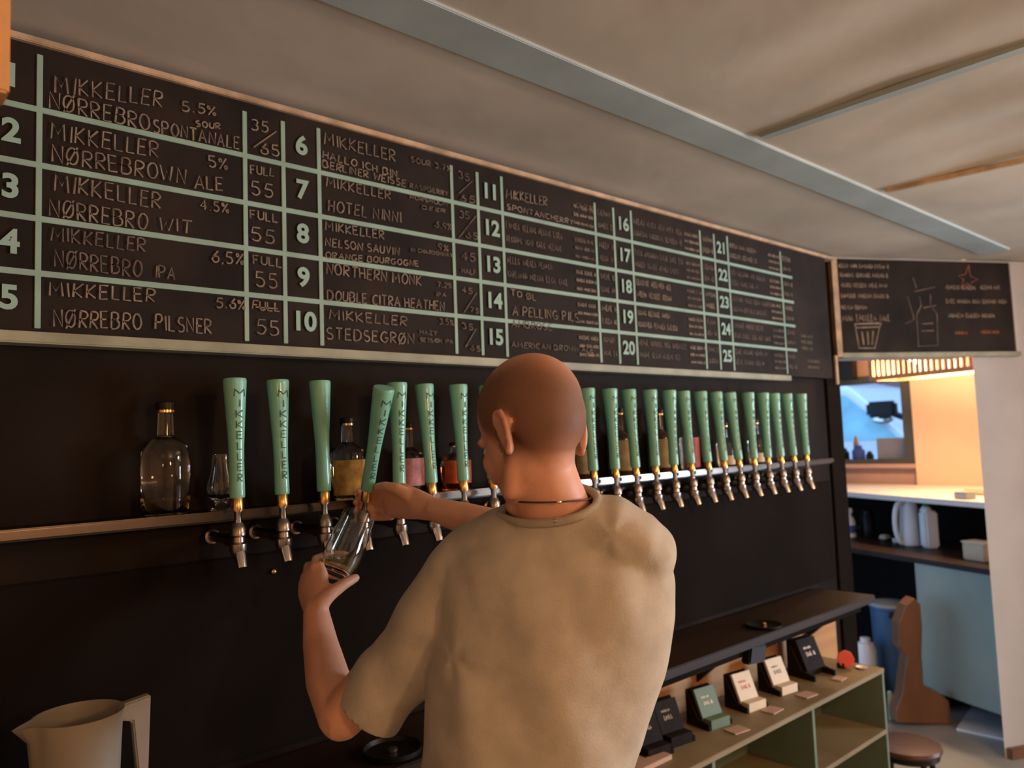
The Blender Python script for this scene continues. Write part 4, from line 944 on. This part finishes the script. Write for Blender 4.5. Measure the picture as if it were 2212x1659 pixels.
def cut(bm, co, no, rad):
    fs = [f for f in bm.faces if (f.calc_center_median()-co).length < rad]
    g = list({v for f in fs for v in f.verts})+list({e for f in fs for e in f.edges})+fs
    bmesh.ops.bisect_plane(bm, geom=g, plane_co=co, plane_no=no, clear_outer=True)
cut(bm, HL, HLd, .12); cut(bm, HRm, HRd, .10)
# neckline through three points
na, nb, nc = P(1104, 1120, 1.24), P(1213, 1124, 1.19), P(1300, 1086, 1.22)
nn_ = (nb-na).cross(nc-na).normalized(); nn_ = nn_ if nn_.z > 0 else -nn_
ncen = P(1204, 1100, 1.262)
fr = nn_
cut(bm, nb, fr, .13)
zc_ = .90
fs = list(bm.faces); g = list(bm.verts)+list(bm.edges)+fs
bmesh.ops.bisect_plane(bm, geom=g, plane_co=(0, 0, zc_), plane_no=(0, 0, -1), clear_outer=True)
te = obj('shirt', bm, M['tee'], pr, smooth=True)
so = te.modifiers.new('solid', 'SOLIDIFY'); so.thickness = .003; so.offset = -1
# collar rib follows the neck opening
ring = []
bm = bmesh.new(); bm.from_mesh(te.data)
off = Vector(pr.location); loop = [v.co+off for v in bm.verts if any(len(e.link_faces) == 1 for e in v.link_edges) and (v.co+off-nb).dot(fr) > -.002 and (v.co+off-ncen).length < .14]
bm.free()
if len(loop) > 8:
    cc = sum(loop, Vector())/len(loop); xx = fr.orthogonal().normalized(); yy_ = fr.cross(xx)
    loop.sort(key=lambda q: math.atan2((q-cc).dot(yy_), (q-cc).dot(xx)))
    K = 48; pts = [loop[int(i*len(loop)/K)] for i in range(K)]
    pts = [(pts[i-1]+pts[i]+pts[(i+1) % K])/3 for i in range(K)]
    # project onto a clean ring
    obj('collar', tube(bmesh.new(), [q-fr*.006 for q in pts]+[pts[0]-fr*.006, pts[1]-fr*.006], [.0075]*(K+2), 8), M['rib'], pr, smooth=True)
# necklace
nk = [P(1118, 1106, 1.245), P(1140, 1090, 1.222), P(1165, 1083, 1.205), P(1212, 1080, 1.195), P(1250, 1076, 1.207), P(1268, 1070, 1.232)]
ncx = P(1192, 1078, 1.262)
npt = []
for i in range(40):
    a = 2*pi*i/40; npt.append(ncx+Rv*.0635*cos(a)+Fv*.0645*sin(a)+Vector((0, 0, -.03*max(0, sin(a)))))
nko = obj('necklace', tube(bmesh.new(), npt+npt[:2], .0016, 6), M['cord'], pr, smooth=True)
obj('necklace_clasp', ell(bmesh.new(), ncx-Fv*.066+Rv*.008, (.006, .003, .003), u=10, v=6), M['gold'], nko, smooth=True)
# trousers and shoes
b = bmesh.new()
loft(b, [Vector((hip.x, hip.y, 1.00)), Vector((hip.x, hip.y, .93)), Vector((hip.x, hip.y, .87))], [(.163, .112), (.172, .118), (.168, .115)], bR)
for s in (-1, 1):
    hx = hipx+bR*s*.09
    loft(b, [hx+ZZ*.90, hx+bR*s*.01+bF*.01+ZZ*.50, hx+bR*s*.02-bF*.01+ZZ*.11], [.094, .074, .066])
obj('trousers', remesh(b, .009, 4), M['denim'], pr, smooth=True)
for s in (-1, 1):
    hx = hipx+bR*s*.09
    b = bmesh.new(); loft(b, [hx+bR*s*.02-bF*.055+ZZ*.048, hx+bR*s*.03+bF*.03+ZZ*.045, hx+bR*s*.045+bF*.14+ZZ*.036], [(.044, .046), (.045, .045), (.046, .034)], bR)
    for v in b.verts: v.co.z = max(v.co.z, .001)
    obj('shoe', b, M['shoe'], pr, smooth='auto')

# ------------------------------------------------------------------ the glass in his hand
g0, g1 = P(722, 1244, 1.66), P(776, 1114, 1.74); ga = (g1-g0).normalized(); gl = (g1-g0).length
gt = thing('beer_glass', 'tilted clear tulip beer glass held under the pulled tap', 'glass', g0)
prof = [(.024, 0), (.034, .006), (.0405, .03), (.0425, .06), (.0405, .10), (.0370, gl), (.0355, gl), (.0388, .10), (.0408, .06), (.0388, .032), (.032, .011), (.0, .009)]
obj('glass_bowl', lathe(bmesh.new(), prof, g0, ga, 40), M['glass'], gt, smooth='auto')
# beer levelled in the tilted glass
bm = lathe(bmesh.new(), [(.0305, .012), (.0375, .032), (.0397, .06), (.0377, .10)], g0, ga, 40)
lv0 = g0+ga*.046
bmesh.ops.bisect_plane(bm, geom=list(bm.verts)+list(bm.edges)+list(bm.faces), plane_co=lv0, plane_no=(0, 0, 1), clear_outer=True)
bmesh.ops.holes_fill(bm, edges=[e for e in bm.edges if e.is_boundary])
obj('beer', bm, M['beer'], gt, smooth='auto')
